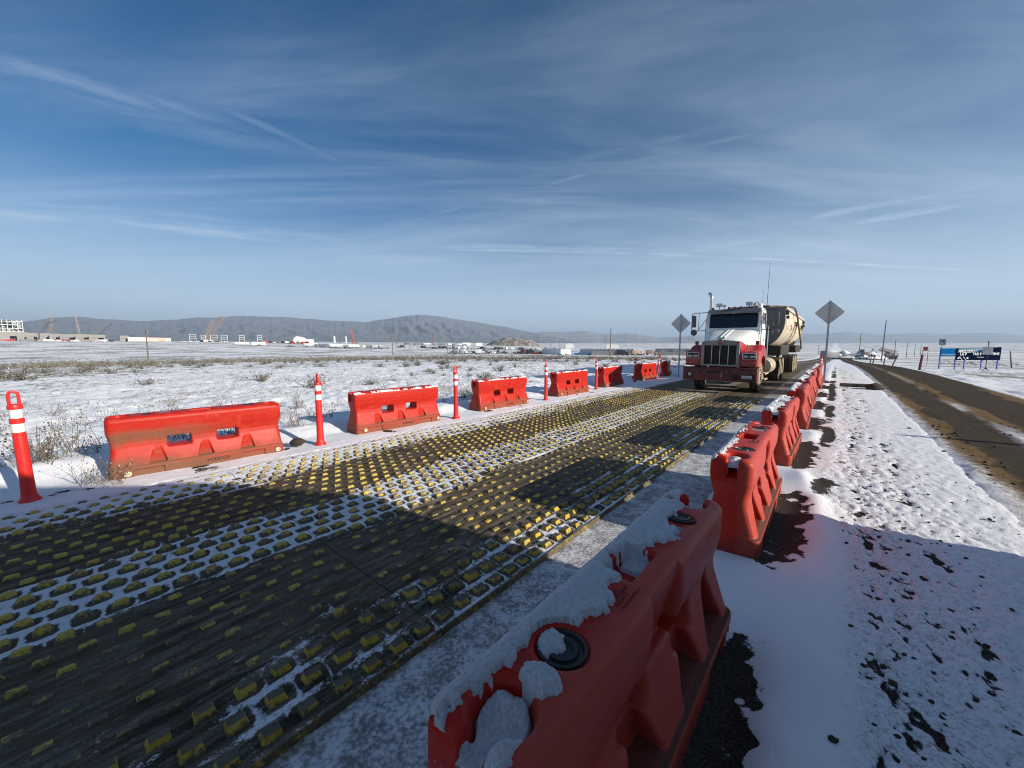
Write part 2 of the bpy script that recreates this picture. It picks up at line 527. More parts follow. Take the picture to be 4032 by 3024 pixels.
def build_ground():
    ang = np.concatenate([np.arange(-64, 64.01, 0.22), np.arange(67, 296.5, 3.0)])
    rad = [0.35]
    while rad[-1] < 16000:
        r = rad[-1]
        k = 1.012 if r < 1.2 else 1.0058 if r < 9 else 1.010 if r < 40 else 1.03
        rad.append(r * k)
    rad = np.array(rad)
    A, Rr = np.meshgrid(np.radians(ang), rad)
    x = Rr * np.sin(A); y = Rr * np.cos(A)
    t = C40 * x - S40 * y; s = S40 * x + C40 * y
    z, soil, grass, grit_shade = near_ground(t, s, Rr)
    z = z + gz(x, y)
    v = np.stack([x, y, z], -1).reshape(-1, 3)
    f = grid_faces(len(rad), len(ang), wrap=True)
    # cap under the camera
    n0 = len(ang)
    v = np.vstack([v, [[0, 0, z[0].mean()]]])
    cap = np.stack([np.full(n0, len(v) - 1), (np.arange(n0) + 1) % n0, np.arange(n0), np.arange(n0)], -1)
    at = {'soil': np.append(soil.ravel(), 0), 'grass': np.append(grass.ravel(), 0), 'grit_shade': np.append(grit_shade.ravel(), 0)}
    me = mesh_np('ground', v, f[:, ::-1], M_GROUND, at)
    o = link('ground', me)
    tag(o, 'snow covered plain with dry grass and stubble showing through', None, None, 'structure')
build_ground()

def strip_mesh(name, ts, ss, zfun, mat):
    T, S = np.meshgrid(ts, ss)
    x = S40 * S + C40 * T; y = C40 * S - S40 * T
    z = zfun(T, S, x, y)
    v = np.stack([x, y, z], -1).reshape(-1, 3)
    me = mesh_np(name, v, grid_faces(len(ss), len(ts))[:, ::-1], mat)
    return link(name, me)

def dirt_road_mat(nt, b):
    p = nt.pos(); st = nt.st(); t, s, z = nt.xyz(st)
    long = nt.mapping(st, scale=(3.0, 0.16, 1))
    l1 = nt.noise(long, 1.6, 6, 0.6)
    n = nt.noise(p, 6.0, 6, 0.68); nf = nt.noise(p, 38.0, 4, 0.65); nb = nt.noise(p, 0.7, 4, 0.55)
    dark = nt.mix(nt.noise(p, 110, 2), (0.026, 0.021, 0.016), (0.084, 0.067, 0.050))
    dark = nt.mix(nt.mul(l1, 0.5), dark, (0.075, 0.056, 0.036))
    tan = nt.mix(nf, (0.105, 0.062, 0.022), (0.31, 0.205, 0.095))
    # tan clods along the near edge, and thrown up between the lanes
    wob = nt.mul(nt.sub(nb, 0.5), 0.9)
    e1 = nt.band(nt.add(t, wob), 1.15, 1.35, 1.60, 2.15)
    e1 = nt.mul(e1, nt.band(s, 5.0, 8.6, 15.0, 24.0))
    e2 = nt.band(nt.add(t, nt.mul(wob, 0.5)), 2.45, 2.72, 2.86, 3.2)
    e2 = nt.mul(e2, nt.step(nt.noise(nt.mapping(st, scale=(1, 0.12, 1)), 1.2, 3), 0.38, 0.62))
    e3 = nt.mul(nt.band(nt.add(t, wob), 4.0, 4.35, 5.0, 5.2), nt.band(s, 9.0, 13.0, 20.0, 27.0))
    tm = nt.mx(e1, nt.mx(e2, nt.mul(e3, 0.8)))
    tm = nt.step(nt.add(tm, nt.mul(nt.sub(n, 0.5), 0.9)), 0.40, 0.66)
    c = nt.mix(nt.mul(tm, 0.72), dark, tan)
    # packed snow: both edges and a broken strip in the middle
    n2 = nt.add(nt.mul(nt.sub(n, 0.5), 0.55), nt.mul(nt.sub(nf, 0.5), 0.45))
    nearblend = nt.step(s, 4.0, 9.0, 1.0, 0.0)
    ed = nt.add(nt.mul(nearblend, 0.30), 1.52)
    sn1 = nt.step(nt.sub(nt.add(t, nt.mul(n2, 0.8)), ed), -0.10, 0.16, 1.0, 0.0)
    sn2 = nt.step(nt.add(t, nt.mul(n2, 0.8)), 4.52, 4.78)
    mid = nt.band(nt.add(t, nt.mul(n2, 0.5)), 2.50, 2.66, 2.72, 2.92)
    mid = nt.mul(mid, nt.step(nt.noise(nt.mapping(st, scale=(1, 0.22, 1)), 0.8, 4), 0.40, 0.58))
    mid = nt.mul(mid, nt.step(s, 14.0, 26.0, 1.0, 0.2))
    sm = nt.mx(nt.mx(sn1, sn2), nt.mul(mid, 0.75))
    dirty = nt.mix(nt.mul(nearblend, nt.step(t, 1.3, 1.7)), SNOW, (0.55, 0.47, 0.37))
    c = nt.mix(sm, c, dirty)
    nt.put(b.inputs['Base Color'], c)
    nt.put(b.inputs['Roughness'], 0.92)
    b.inputs['Specular IOR Level'].default_value = 0.08
    nt.put(b.inputs['Normal'], nt.bump(nt.add(nt.mul(nf, 0.6), n), 0.8, 0.03))
M_ROAD = material('dirt_road', build=dirt_road_mat)

ss = np.concatenate([np.arange(-5, 9, 0.07), np.arange(9, 30, 0.2), np.arange(30, 260, 1.0)])
def zroad(T, S, x, y):
    r = np.hypot(x, y)
    h = (fbm(T * 1.2, S * 0.5, 3, 201) - 0.5) * 0.035 + (fbm(T * 9, S * 7, 3, 203) - 0.5) * 0.022 * (1 + 2.2 * np.exp(-((T - 2.75) / 0.3) ** 2) + 2.0 * np.exp(-((T - 1.5) / 0.25) ** 2))
    edge = sstep(1.14, 1.62, T) * (1 - sstep(4.8, 5.1, T))
    return gz(x, y) + (h + 0.010 + 0.0004 * r) * edge - 0.07 * (1 - edge)
o = strip_mesh('road', np.arange(1.10, 5.16, 0.05), ss, zroad, M_ROAD)
tag(o, 'dark dirt road with tan clods and packed snow between the lanes', None, None, 'structure')

def haul_mat(nt, b):
    p = nt.pos(); st = nt.st(); t, s, z = nt.xyz(st)
    n = nt.noise(p, 7.0, 6, 0.66); nf = nt.noise(p, 42.0, 4, 0.65)
    l1 = nt.noise(nt.mapping(st, scale=(3.2, 0.12, 1)), 1.7, 6, 0.62)
    mud = nt.mix(nf, (0.040, 0.031, 0.021), (0.135, 0.103, 0.066))
    mud = nt.mix(nt.step(l1, 0.42, 0.66), mud, (0.155, 0.125, 0.085))
    ice = nt.mix(nt.step(nt.add(nt.mul(n, 0.5), nt.mul(nf, 0.5)), 0.40, 0.60), (0.20, 0.195, 0.19), (0.62, 0.64, 0.67))
    side = nt.step(nt.add(t, nt.mul(nt.sub(n, 0.5), 0.25)), -1.75, -1.60)
    side = nt.mul(side, nt.step(s, 13.0, 17.0, 1.0, 0.25))
    c = nt.mix(side, mud, ice)
    lft = nt.step(nt.add(t, nt.mul(nt.sub(n, 0.5), 0.5)), -5.55, -5.75)
    lft = nt.math('SUBTRACT', 1.0, nt.step(nt.add(t, nt.mul(nt.sub(n, 0.5), 0.6)), -5.8, -5.5))
    c = nt.mix(lft, c, SNOW)
    streak = nt.mul(nt.band(nt.add(t, nt.mul(nt.sub(n, 0.5), 0.6)), -3.9, -3.6, -3.3, -3.0), nt.step(nf, 0.42, 0.6))
    c = nt.mix(nt.mul(streak, 0.55), c, (0.6, 0.6, 0.6))
    nt.put(b.inputs['Base Color'], c)
    nt.put(b.inputs['Roughness'], 0.75)
    b.inputs['Specular IOR Level'].default_value = 0.2
    nt.put(b.inputs['Normal'], nt.bump(nt.add(nt.mul(nf, 0.5), n), 0.6, 0.02))
M_HAUL = material('haul_lane', build=haul_mat)
def zhaul(T, S, x, y):
    r = np.hypot(x, y)
    edge = sstep(-6.25, -5.9, T) * (1 - sstep(-1.05, -0.88, T))
    h = (fbm(T * 1.6, S * 0.4, 3, 211) - 0.5) * 0.03 * sstep(14.3, 16, S) + (fbm(T * 12, S * 12, 2, 213) - 0.5) * 0.010
    return gz(x, y) + (h + 0.008 + 0.0004 * r) * edge - 0.06 * (1 - edge)
ss2 = np.concatenate([np.arange(-5, 8, 0.06), np.arange(8, 30, 0.2), np.arange(30, 260, 1.0)])
o = strip_mesh('haul_lane', np.arange(-6.3, -0.80, 0.06), ss2, zhaul, M_HAUL)
tag(o, 'wet brown haul lane the truck stands on with icy edges', None, None, 'structure')

# ------------------------------------------------------------------ studded trackout mats
def mat_base(nt, b):
    p = nt.pos(); st = nt.st()
    sn = nt.attr('snow')
    n = nt.noise(p, 30.0, 5, 0.65); nf = nt.noise(p, 120.0, 3, 0.6)
    l1 = nt.noise(nt.mapping(st, scale=(9.0, 1.0, 1)), 2.2, 6, 0.66)
    nb = nt.noise(p, 0.9, 3, 0.5)
    mud = nt.mix(nt.step(l1, 0.35, 0.68), (0.026, 0.020, 0.013), (0.150, 0.115, 0.070))
    mud = nt.mix(nt.mul(nt.step(nb, 0.35, 0.65), 0.6), mud, (0.110, 0.083, 0.050))
    frost = nt.mul(nt.step(nt.add(nt.mul(l1, 0.45), nt.add(nt.mul(nf, 0.35), nt.mul(n, 0.2))), 0.47, 0.64), nt.step(nt.xyz(st)[0], -4.6, -2.2, 0.15, 0.42))
    mud = nt.mix(frost, mud, (0.30, 0.30, 0.30))
    m = nt.step(nt.add(sn, nt.add(nt.mul(nt.sub(n, 0.5), 0.8), nt.mul(nt.sub(nf, 0.5), 0.35))), 0.38, 0.62)
    c = nt.mix(m, mud, nt.mix(n, (0.68, 0.70, 0.74), SNOW))
    nt.put(b.inputs['Base Color'], c)
    nt.put(b.inputs['Roughness'], 0.62)
    b.inputs['Specular IOR Level'].default_value = 0.15
    nt.put(b.inputs['Normal'], nt.bump(nt.add(nt.mul(n, 0.6), nt.add(nt.mul(nf, 0.4), nt.mul(l1, 1.2))), 0.9, 0.018))
M_MAT = material('mat_rubber', build=mat_base)
def knob_mat(nt, b):
    p = nt.pos(); st = nt.st()
    z = nt.xyz(nt.nor())[2]
    n = nt.noise(p, 9.0, 3, 0.6); nf = nt.noise(p, 46.0, 5, 0.68)
    w = nt.attr('wear')
    yel = nt.mix(nf, (0.54, 0.40, 0.045), (0.36, 0.26, 0.035))
    mud = nt.mix(nf, (0.035, 0.028, 0.018), (0.13, 0.105, 0.065))
    m = nt.add(w, nt.add(nt.mul(nt.sub(nf, 0.5), 1.3), nt.mul(nt.sub(n, 0.5), 0.5)))
    m = nt.add(m, nt.mul(nt.attr('tops'), nt.step(z, 0.75, 0.95)))
    m = nt.step(m, 0.36, 0.64)
    c = nt.mix(m, yel, mud)
    nt.put(b.inputs['Base Color'], c)
    nt.put(b.inputs['Roughness'], 0.55)
    nt.put(b.inputs['Normal'], nt.bump(nf, 0.5, 0.008))
M_KNOB = material('mat_knob', build=knob_mat)

MT0, MT1 = -6.08, -1.665
KS, KT = 0.158, 0.0985 * 1.7
def snow_share(T, S):
    wob = (fbm(S * 0.5, T * 0.4, 3, 301) - 0.5) * 0.5
    left = 1 - sstep(-5.6, -5.1, T + wob)
    mid = sstep(-4.42, -4.08, T + wob) * (1 - sstep(-3.45, -3.08, T + wob))
    right = sstep(-2.75, -1.80, T + wob * 0.6) * 0.55
    v = np.maximum(np.maximum(left * 1.15, mid * 0.92), right)
    v = v * (0.75 + 0.5 * fbm(T * 1.3, S * 0.8, 3, 303))
    return v + (fbm(T * 7, S * 4, 4, 305) - 0.5) * 0.85
random.seed(4)
PANEL = 2.15
def build_panel(i, s0, label):
    s1 = s0 + PANEL - 0.006
    ts = np.linspace(MT0, MT1, 150); ss_ = np.linspace(s0, s1, 74)
    T, S = np.meshgrid(ts, ss_)
    kt = np.round((MT1 - 0.085 - T) / KT).astype(int)
    off = (kt % 2) * 0.5
    ks = np.round(S / KS - off)
    dk = np.maximum(np.abs(T - (MT1 - 0.085 - kt * KT)) / 0.052, np.abs(S - (ks + off) * KS) / 0.062)
    sn = snow_share(T, S)
    leftdeep = 1 - sstep(-5.9, -5.5, T)
    sn = sn - (1 - sstep(0.72, 1.16, dk)) * (0.80 - 0.35 * leftdeep)
    ridge = np.cos((T - MT1) / KT * 2 * math.pi + math.pi) * 0.004
    z = 0.030 + ridge + (fbm(T * 10, S * 4, 4, 311) - 0.5) * 0.022 + np.clip(sn, 0, 1) * (0.016 + 0.022 * leftdeep)
    x = S40 * S + C40 * T; y = C40 * S - S40 * T
    z = z + gz(x, y) + 0.004
    v = np.stack([x, y, z], -1).reshape(-1, 3)
    f = grid_faces(len(ss_), len(ts))[:, ::-1]
    snow = sn.ravel(); wear = np.zeros(len(v)); mi = np.zeros(len(f), int)
    # skirt
    kv, kf, kw, kt_ = [], [], [], []
    base = len(v)
    nrow = int((MT1 - MT0) / KT)
    for a in range(nrow):
        tc = MT1 - 0.085 - a * KT
        of = (a % 2) * 0.5
        for k in range(int(s0 / KS) - 2, int(s1 / KS) + 3):
            sc = (k + of) * KS
            if sc - 0.05 < s0 or sc + 0.05 > s1: continue
            rr = random.random
            g0 = float(gz(S40 * sc + C40 * tc, C40 * sc - S40 * tc)) + 0.004
            lane = float(snow_share(np.array([[tc]]), np.array([[sc]]))[0, 0])
            wr = rr()
            mudp = float(fbm(np.array([sc * .55]), np.array([tc * .9]), 3, 331)[0]) + .25 * (rr() - .5)
            if tc > -2.1:                     # outer rows: whole blocks with dirty tops
                hh, bs, bt, us, ut = 0.034 + .006 * rr(), .046, .040, .033, .022
                w0, w1 = 0.45 + .35 * rr(), 0.16 + .28 * rr()
            elif lane > .45:                  # snowy strips: whole pyramids, melted ring around
                hh, bs, bt, us, ut = 0.040 + .008 * rr(), .050, .043, .026, .017
                w0, w1 = 0.90, 0.20 + .35 * rr()
            else:                             # wheel tracks: only worn tips stick out of the mud
                hh, bs, bt, us, ut = max(.006, .030 - .022 * mudp + .008 * wr), .046 - .012 * mudp * wr, .034 - .008 * wr, .032 - .014 * mudp * rr(), .017 - .006 * wr
                w0, w1 = 0.70 + .3 * rr(), -.04 + .50 * mudp + .34 * rr()
            ds, dt = (rr() - .5) * 0.012, (rr() - .5) * 0.012
            n0 = base + len(kv)
            for (zz, hs, ht, e) in ((0.020, bs, bt, 0), (0.026 + hh, us, ut, 1)):
                for (q, w_) in ((-1, -1), (1, -1), (1, 1), (-1, 1)):
                    S_ = sc + q * hs + e * ds; T_ = tc + w_ * ht + e * dt
                    kv.append((S40 * S_ + C40 * T_, C40 * S_ - S40 * T_, zz + g0 + (rr() - .5) * 0.005 * e))
            kw += [w0] * 4 + [w1] * 4
            kt_ += [.75 if tc > -2.1 else .12] * 8
            for q in ((0, 1, 5, 4), (1, 2, 6, 5), (2, 3, 7, 6), (3, 0, 4, 7), (4, 5, 6, 7)):
                kf.append([n0 + j for j in q][::-1])
    v = np.vstack([v, kv]); f = np.vstack([f, kf])
    mi = np.append(mi, np.ones(len(kf), int))
    snow = np.append(snow, np.zeros(len(kv))); wear = np.append(wear, kw); tops = np.append(np.zeros(base), kt_)
    # yellow lip along the open edge
    lv, lf = [], []
    n0 = len(v)
    prof = [(MT1 - 0.003, 0.046), (MT1 + 0.007, 0.046), (MT1 + 0.012, 0.0), (MT1 - 0.012, 0.02)]
    for S_ in (s0, s1):
        for T_, zz in prof:
            X, Y = S40 * S_ + C40 * T_, C40 * S_ - S40 * T_
            lv.append((X, Y, zz + gz1(X, Y) + 0.004))
    for a in range(3):
        lf.append([n0 + a, n0 + 4 + a, n0 + 5 + a, n0 + a + 1])
    v = np.vstack([v, lv]); f = np.vstack([f, lf]); mi = np.append(mi, np.ones(3, int))
    snow = np.append(snow, np.zeros(8)); wear = np.append(wear, [0.62] * 8); tops = np.append(tops, np.zeros(8))
    me = mesh_np('trackout_mat', v, f, [M_MAT, M_KNOB], {'snow': snow, 'wear': wear, 'tops': tops}, smooth=True, matidx=mi)
    sm = (mi == 0)
    me.polygons.foreach_set('use_smooth', sm)
    o = link('trackout_mat', me)
    tag(o, label, 'trackout mat', 'yellow studded mats laid end to end on the lane')
MAT_LABELS = ['studded mat in full shade, cut off by the left edge of the photo',
              'shaded studded mat beside the near end of the snow crusted red barrier',
              'studded mat half in shade between the snow crusted barrier and the mud stained one',
              'studded mat past the shade line, in front of the first clean orange barrier',
              'sunlit studded mat in front of the third delineator post',
              'third studded mat counting back from the truck',
              'second studded mat counting back from the truck',
              'studded mat closest to the truck bumper']
for i in range(8):
    build_panel(i, -2.95 + i * PANEL, MAT_LABELS[i])

# ------------------------------------------------------------------ moulded plastic barriers
def smax(a, b, k):
    h = np.clip(0.5 + 0.5 * (a - b) / k, 0, 1)
    return b * (1 - h) + a * h + k * h * (1 - h)

def surface_nets(f, org, h):
    """dual mesh of the zero level of a sampled field"""
    nx, ny, nz = f.shape
    ins = f < 0
    def corner(a, i, j, k):
        return a[i:nx - 1 + i, j:ny - 1 + j, k:nz - 1 + k]
    cnt = np.zeros((nx - 1, ny - 1, nz - 1), np.float32)
    acc = [np.zeros_like(cnt) for _ in range(3)]
    for ax in range(3):
        o1, o2 = [q for q in range(3) if q != ax]
        for u in (0, 1):
            for w in (0, 1):
                c0 = [0, 0, 0]; c0[o1] = u; c0[o2] = w
                c1 = list(c0); c1[ax] = 1
                a = corner(f, *c0); b = corner(f, *c1)
                m = (a < 0) != (b < 0)
                tt = np.where(m, a / np.where(m, a - b, 1), 0)
                cnt += m
                for q in range(3):
                    acc[q] += m * (tt if q == ax else c0[q])
    act = cnt > 0
    idx = -np.ones(act.shape, np.int64)
    I, J, K = np.nonzero(act)
    idx[I, J, K] = np.arange(len(I))
    n = cnt[act]
    v = np.stack([(I + acc[0][act] / n) * h + org[0], (J + acc[1][act] / n) * h + org[1], (K + acc[2][act] / n) * h + org[2]], -1)
    quads = []
    for ax in range(3):
        sl0 = [slice(1, -1)] * 3; sl0[ax] = slice(0, -1)
        sl1 = [slice(1, -1)] * 3; sl1[ax] = slice(1, None)
        a = ins[tuple(sl0)]; b = ins[tuple(sl1)]
        m = a != b
        P = np.argwhere(m)
        if not len(P): continue
        off = np.ones(3, int); off[ax] = 0
        P = P + off
        o1, o2 = (ax + 1) % 3, (ax + 2) % 3
        def cell(d1, d2):
            Q = P.copy(); Q[:, o1] -= d1; Q[:, o2] -= d2
            return idx[Q[:, 0], Q[:, 1], Q[:, 2]]
        q = np.stack([cell(1, 1), cell(0, 1), cell(0, 0), cell(1, 0)], -1)
        flip = ~a[m]
        q[flip] = q[flip][:, ::-1]
        quads.append(q)
    q = np.vstack(quads)
    q = q[(q >= 0).all(1)]
    return v, q

BL, BH = 0.975, 0.82
CAPS = (0.575, -0.60)
def barrier_field(h):
    xs = np.arange(-1.02, 1.021, h); ys = np.arange(-0.28, 0.281, h); zs = np.arange(-0.04, 0.881, h)
    X, Y, Z = np.meshgrid(xs, ys, zs, indexing='ij', sparse=True)
    w = np.interp(zs, [-.1, 0, .15, .178, .190, .30, .42, .48, .53, .60, .68, .76, .82, .9],
                  [.222, .226, .234, .232, .206, .172, .137, .128, .136, .153, .160, .158, .146, .13])[None, None, :]
    e = np.interp(zs, [-.1, 0, .17, .195, .45, .55, .62, .82], [.972, .975, .972, .962, .938, .955, .970, .966])[None, None, :]
    d = smax((np.abs(Y) - w) * 0.96, np.abs(X) - e, 0.06)
    d = smax(d, Z - BH, 0.055)
    d = smax(d, -Z, 0.02)
    def cut(s, k=0.015):
        nonlocal d
        d = smax(d, -s, k)
    def box3(*t):
        s = t[0]
        for q in t[1:]: s = np.maximum(s, q)
        return s
    for xc in (-.27, .27):                                  # the two forklift windows
        cut(smax(np.abs(X - xc) - .125, np.abs(Z - .442) - .068, .03) + 0 * Y, .022)
    for xc in (-.68, -.27, .27, .68):                       # deep flutes on the back
        hw = .012 + np.clip(.53 - Z, 0, 1) * .40
        cut(box3((np.abs(X - xc) - hw) * .93, .088 - Y + 0.12 * np.clip(Z - .2, 0, 1) * 0, .196 - Z, Z - .545), .02)
    for xc in (-.50, 0.0, .50):                             # shallow niches on the road side
        hw = .006 + np.clip(.47 - Z, 0, 1) * .30
        cut(box3((np.abs(X - xc) - hw) * .95, Y + .150, .196 - Z, Z - .50), .014)
    for xc in (-.60, .56):                                  # lifting pockets in the foot
        cut(box3(np.abs(X - xc) - .15, np.abs(Z - .07) - .068, .207 - np.abs(Y)), .010)
    cut(box3(np.abs(X + .885) - .05, np.abs(Z - .065) - .045, .212 - np.abs(Y)), .010)
    cut(box3(np.abs(X) - (.165 - .10 * (Z - .66)), .098 - Y + .25 * (Z - .60), .49 - Z), .03)   # notch in the back of the beam
    cut(box3(np.abs(X) - .125, np.abs(Y + .012) - .062, .745 - Z), .022)                       # hand pocket on top
    for sx in (1, -1):                                      # keyhole slots for the couplers
        cut(smax(np.sqrt((X - sx * .835) ** 2 + (Y - .012) ** 2) - .076 - .25 * (Z - .76), .715 - Z + 0 * X, .01), .024)
        cut(box3(np.abs(Y - .012) - .036 - .3 * np.clip(Z - .79, 0, 1), .835 - sx * X, .70 - .55 * np.clip(sx * X - .87, 0, 1) - Z), .022)
        cut(np.maximum(np.sqrt((X - sx * .575 - (0.0 if sx > 0 else .025)) ** 2 + (Y - .022) ** 2) - .084, .806 - Z), .008)
    cut(box3(np.abs(X + .40) - .066, np.abs(Y - .02) - .058, .812 - Z), .006)                  # sticker recess
    for sgn in (-1,):                                       # parting line on the ends
        pass
    return d.astype(np.float32), xs, ys, zs

HB = 0.0085
_bf, _bx, _by, _bz = barrier_field(HB)

def plastic(nt, b, faded=0.0, mudlow=0.0, mudall=0.0):
    o = nt.obj(); x, y, z = nt.xyz(o)
    nz = nt.xyz(nt.nor())[2]
    r = nt.rnd()
    ov = nt.n('ShaderNodeVectorMath', operation='ADD')
    nt.put(ov.inputs[0], o); nt.put(ov.inputs[1], nt.comb(nt.mul(r, 37.0), nt.mul(r, 11.0), 0.0))
    oo = ov.outputs[0]
    n = nt.noise(oo, 3.2, 6, 0.62); nf = nt.noise(oo, 42.0, 5, 0.68); nm = nt.noise(oo, 11.0, 5, 0.6)
    scr = nt.noise(nt.mapping(oo, scale=(2.0, 2.0, 26.0)), 2.4, 5, 0.7)
    red = nt.mix(n, (0.46, 0.015, 0.007), (0.36, 0.011, 0.005))
    red = nt.mix(nt.mul(nt.step(nm, 0.50, 0.74), 0.5), red, (0.52, 0.055, 0.025))
    if faded:                                              # chalky weathered back
        f = nt.step(nt.add(y, nt.mul(nt.sub(n, 0.5), 0.16)), 0.02, 0.13)
        chalk = nt.mix(nm, (0.46, 0.085, 0.055), (0.36, 0.070, 0.048))
        red = nt.mix(nt.mul(f, faded), red, chalk)
    fine = nt.step(nt.add(nt.mul(nf, 0.55), nt.mul(scr, 0.45)), 0.47, 0.70)
    c = nt.mix(nt.mul(fine, 0.38), red, (0.34, 0.10, 0.065))
    # mud splash: heavier low down and on ledges
    zz = nt.add(z, nt.add(nt.mul(nt.sub(n, 0.5), 0.34), nt.mul(nt.sub(nf, 0.5), 0.16)))
    lowm = nt.step(zz, 0.02, 0.20 + 0.25 * mudlow, 0.55 + 0.4 * mudlow, 0.0)
    ledge = nt.mul(nt.mul(nt.step(nz, 0.45, 0.8), nt.step(z, 0.24, 0.17)), 0.9)
    ledge = nt.mul(nt.step(nz, 0.45, 0.8), nt.step(z, 0.17, 0.26, 0.95, 0.0))
    blot = nt.mul(nt.step(nm, 0.60, 0.74), 0.35 + 0.35 * mudall)
    m = nt.mx(lowm, nt.mx(ledge, nt.mul(blot, nt.step(z, 0.2, 0.7, 1.0, 0.25))))
    if mudall:
        bandm = nt.mul(nt.band(nt.add(z, nt.mul(nt.sub(n, 0.5), 0.22)), 0.40, 0.53, 0.56, 0.70), nt.step(x, 0.35, -0.5, 0, 1.0))
        bandm = nt.mul(nt.band(nt.add(z, nt.mul(nt.sub(n, 0.5), 0.22)), 0.40, 0.53, 0.56, 0.70), nt.step(x, -0.55, 0.5, 0.75, 0.05))
        m = nt.mx(m, nt.mx(bandm, nt.step(nt.add(zz, nt.mul(x, 0.10)), 0.06, 0.30, 0.85, 0.0)))
    mud = nt.mix(nf, (0.085, 0.060, 0.036), (0.20, 0.145, 0.088))
    if faded: mud = nt.mix(nf, (0.018, 0.014, 0.011), (0.085, 0.062, 0.044))
    c = nt.mix(nt.mul(m, nt.step(nf, 0.22, 0.48, 0.55, 1.0)), c, mud)
    nt.put(b.inputs['Base Color'], c)
    nt.put(b.inputs['Roughness'], nt.mix(nt.mx(m, nt.mul(fine, 0.5)), (0.42,) * 3, (0.9,) * 3))
    b.inputs['Specular IOR Level'].default_value = 0.22
    b.inputs['Subsurface Weight'].default_value = 0.0
    nt.put(b.inputs['Normal'], nt.bump(nt.add(nt.mul(nf, 0.5), nt.mul(n, 0.7)), 0.10, 0.01))
M_BAR_R = material('red_plastic_weathered', build=lambda nt, b: plastic(nt, b, faded=0.6))
M_BAR_B = material('orange_plastic', build=lambda nt, b: plastic(nt, b, mudlow=0.4))
M_BAR_M = material('orange_plastic_muddy', build=lambda nt, b: plastic(nt, b, mudlow=0.6, mudall=1.0))
M_BLACK = material('black_plastic', (0.012, 0.012, 0.013), 0.45)
M_INK = material('dark_lettering', (0.045, 0.018, 0.014), 0.7)
M_INK2 = material('moulded_lettering', (0.16, 0.020, 0.014), 0.7)
M_PLATE = material('grey_sticker', build=lambda nt, b: nt.put(b.inputs['Base Color'], nt.mix(nt.noise(nt.mapping(nt.obj(), scale=(6, 40, 1)), 4, 4), (0.10, 0.10, 0.10), (0.32, 0.32, 0.32))))
M_WASHER = material('pale_drain_plug', (0.48, 0.42, 0.32), 0.6)
def snow_mat(nt, b):
    p = nt.obj()
    g = nt.noise(p, 105.0, 5, 0.75); g2 = nt.noise(p, 30, 3)
    gr_ = nt.step(nt.noise(p, 105.0, 4, 0.75), 0.34, 0.60)
    nt.put(b.inputs['Base Color'], nt.mix(gr_, (0.66, 0.70, 0.78), nt.mix(g2, (0.86, 0.88, 0.92), (0.93, 0.94, 0.95))))
    b.inputs['Roughness'].default_value = 0.8
    nt.put(b.inputs['Normal'], nt.bump(nt.add(g, nt.mul(g2, 0.4)), 1.0, 0.022))
M_SNOW = material('fresh_snow', build=snow_mat)

_v, _q = surface_nets(_bf, (_bx[0], _by[0], _bz[0]), HB)
ME_BAR = {}
for key, m in (('r', M_BAR_R), ('b', M_BAR_B), ('m', M_BAR_M)):
    ME_BAR[key] = mesh_np('barrier_shell', _v, _q, m)
def _cap_mesh():
    mb = MB()
    mb.lathe([(0.001, .004), (.030, .004), (.034, .010), (.050, .010), (.053, .003), (.064, .003), (.068, .012), (.0775, .011), (.079, -.006)], seg=40)
    return mb.mesh('fill_cap', M_BLACK)
ME_CAP = _cap_mesh()
def _plug_mesh():
    mb = MB()
    mb.lathe([(.001, .004), (.018, .004), (.020, .012), (.034, .010), (.037, -.002)], axis='Y', seg=24)
    return mb.mesh('drain_plug', M_WASHER)
ME_PLUG = _plug_mesh()
def _plate_mesh():
    mb = MB(); mb.box((0, 0, 0), (.122, .106, .004))
    return mb.mesh('sticker', M_PLATE)
ME_PLATE = _plate_mesh()
ME_LOGO = text_mesh('lettering', 'YODOCK', 0.062, M_INK, extrude=0.0015, shear=0.18, bold=0.0006)
ME_SMALL = text_mesh('lettering', 'YODOCK\nMODEL 2001SL\nPAT NO. 5\nwww.yodock.com', 0.020, M_INK2, extrude=0.0006, align='LEFT')

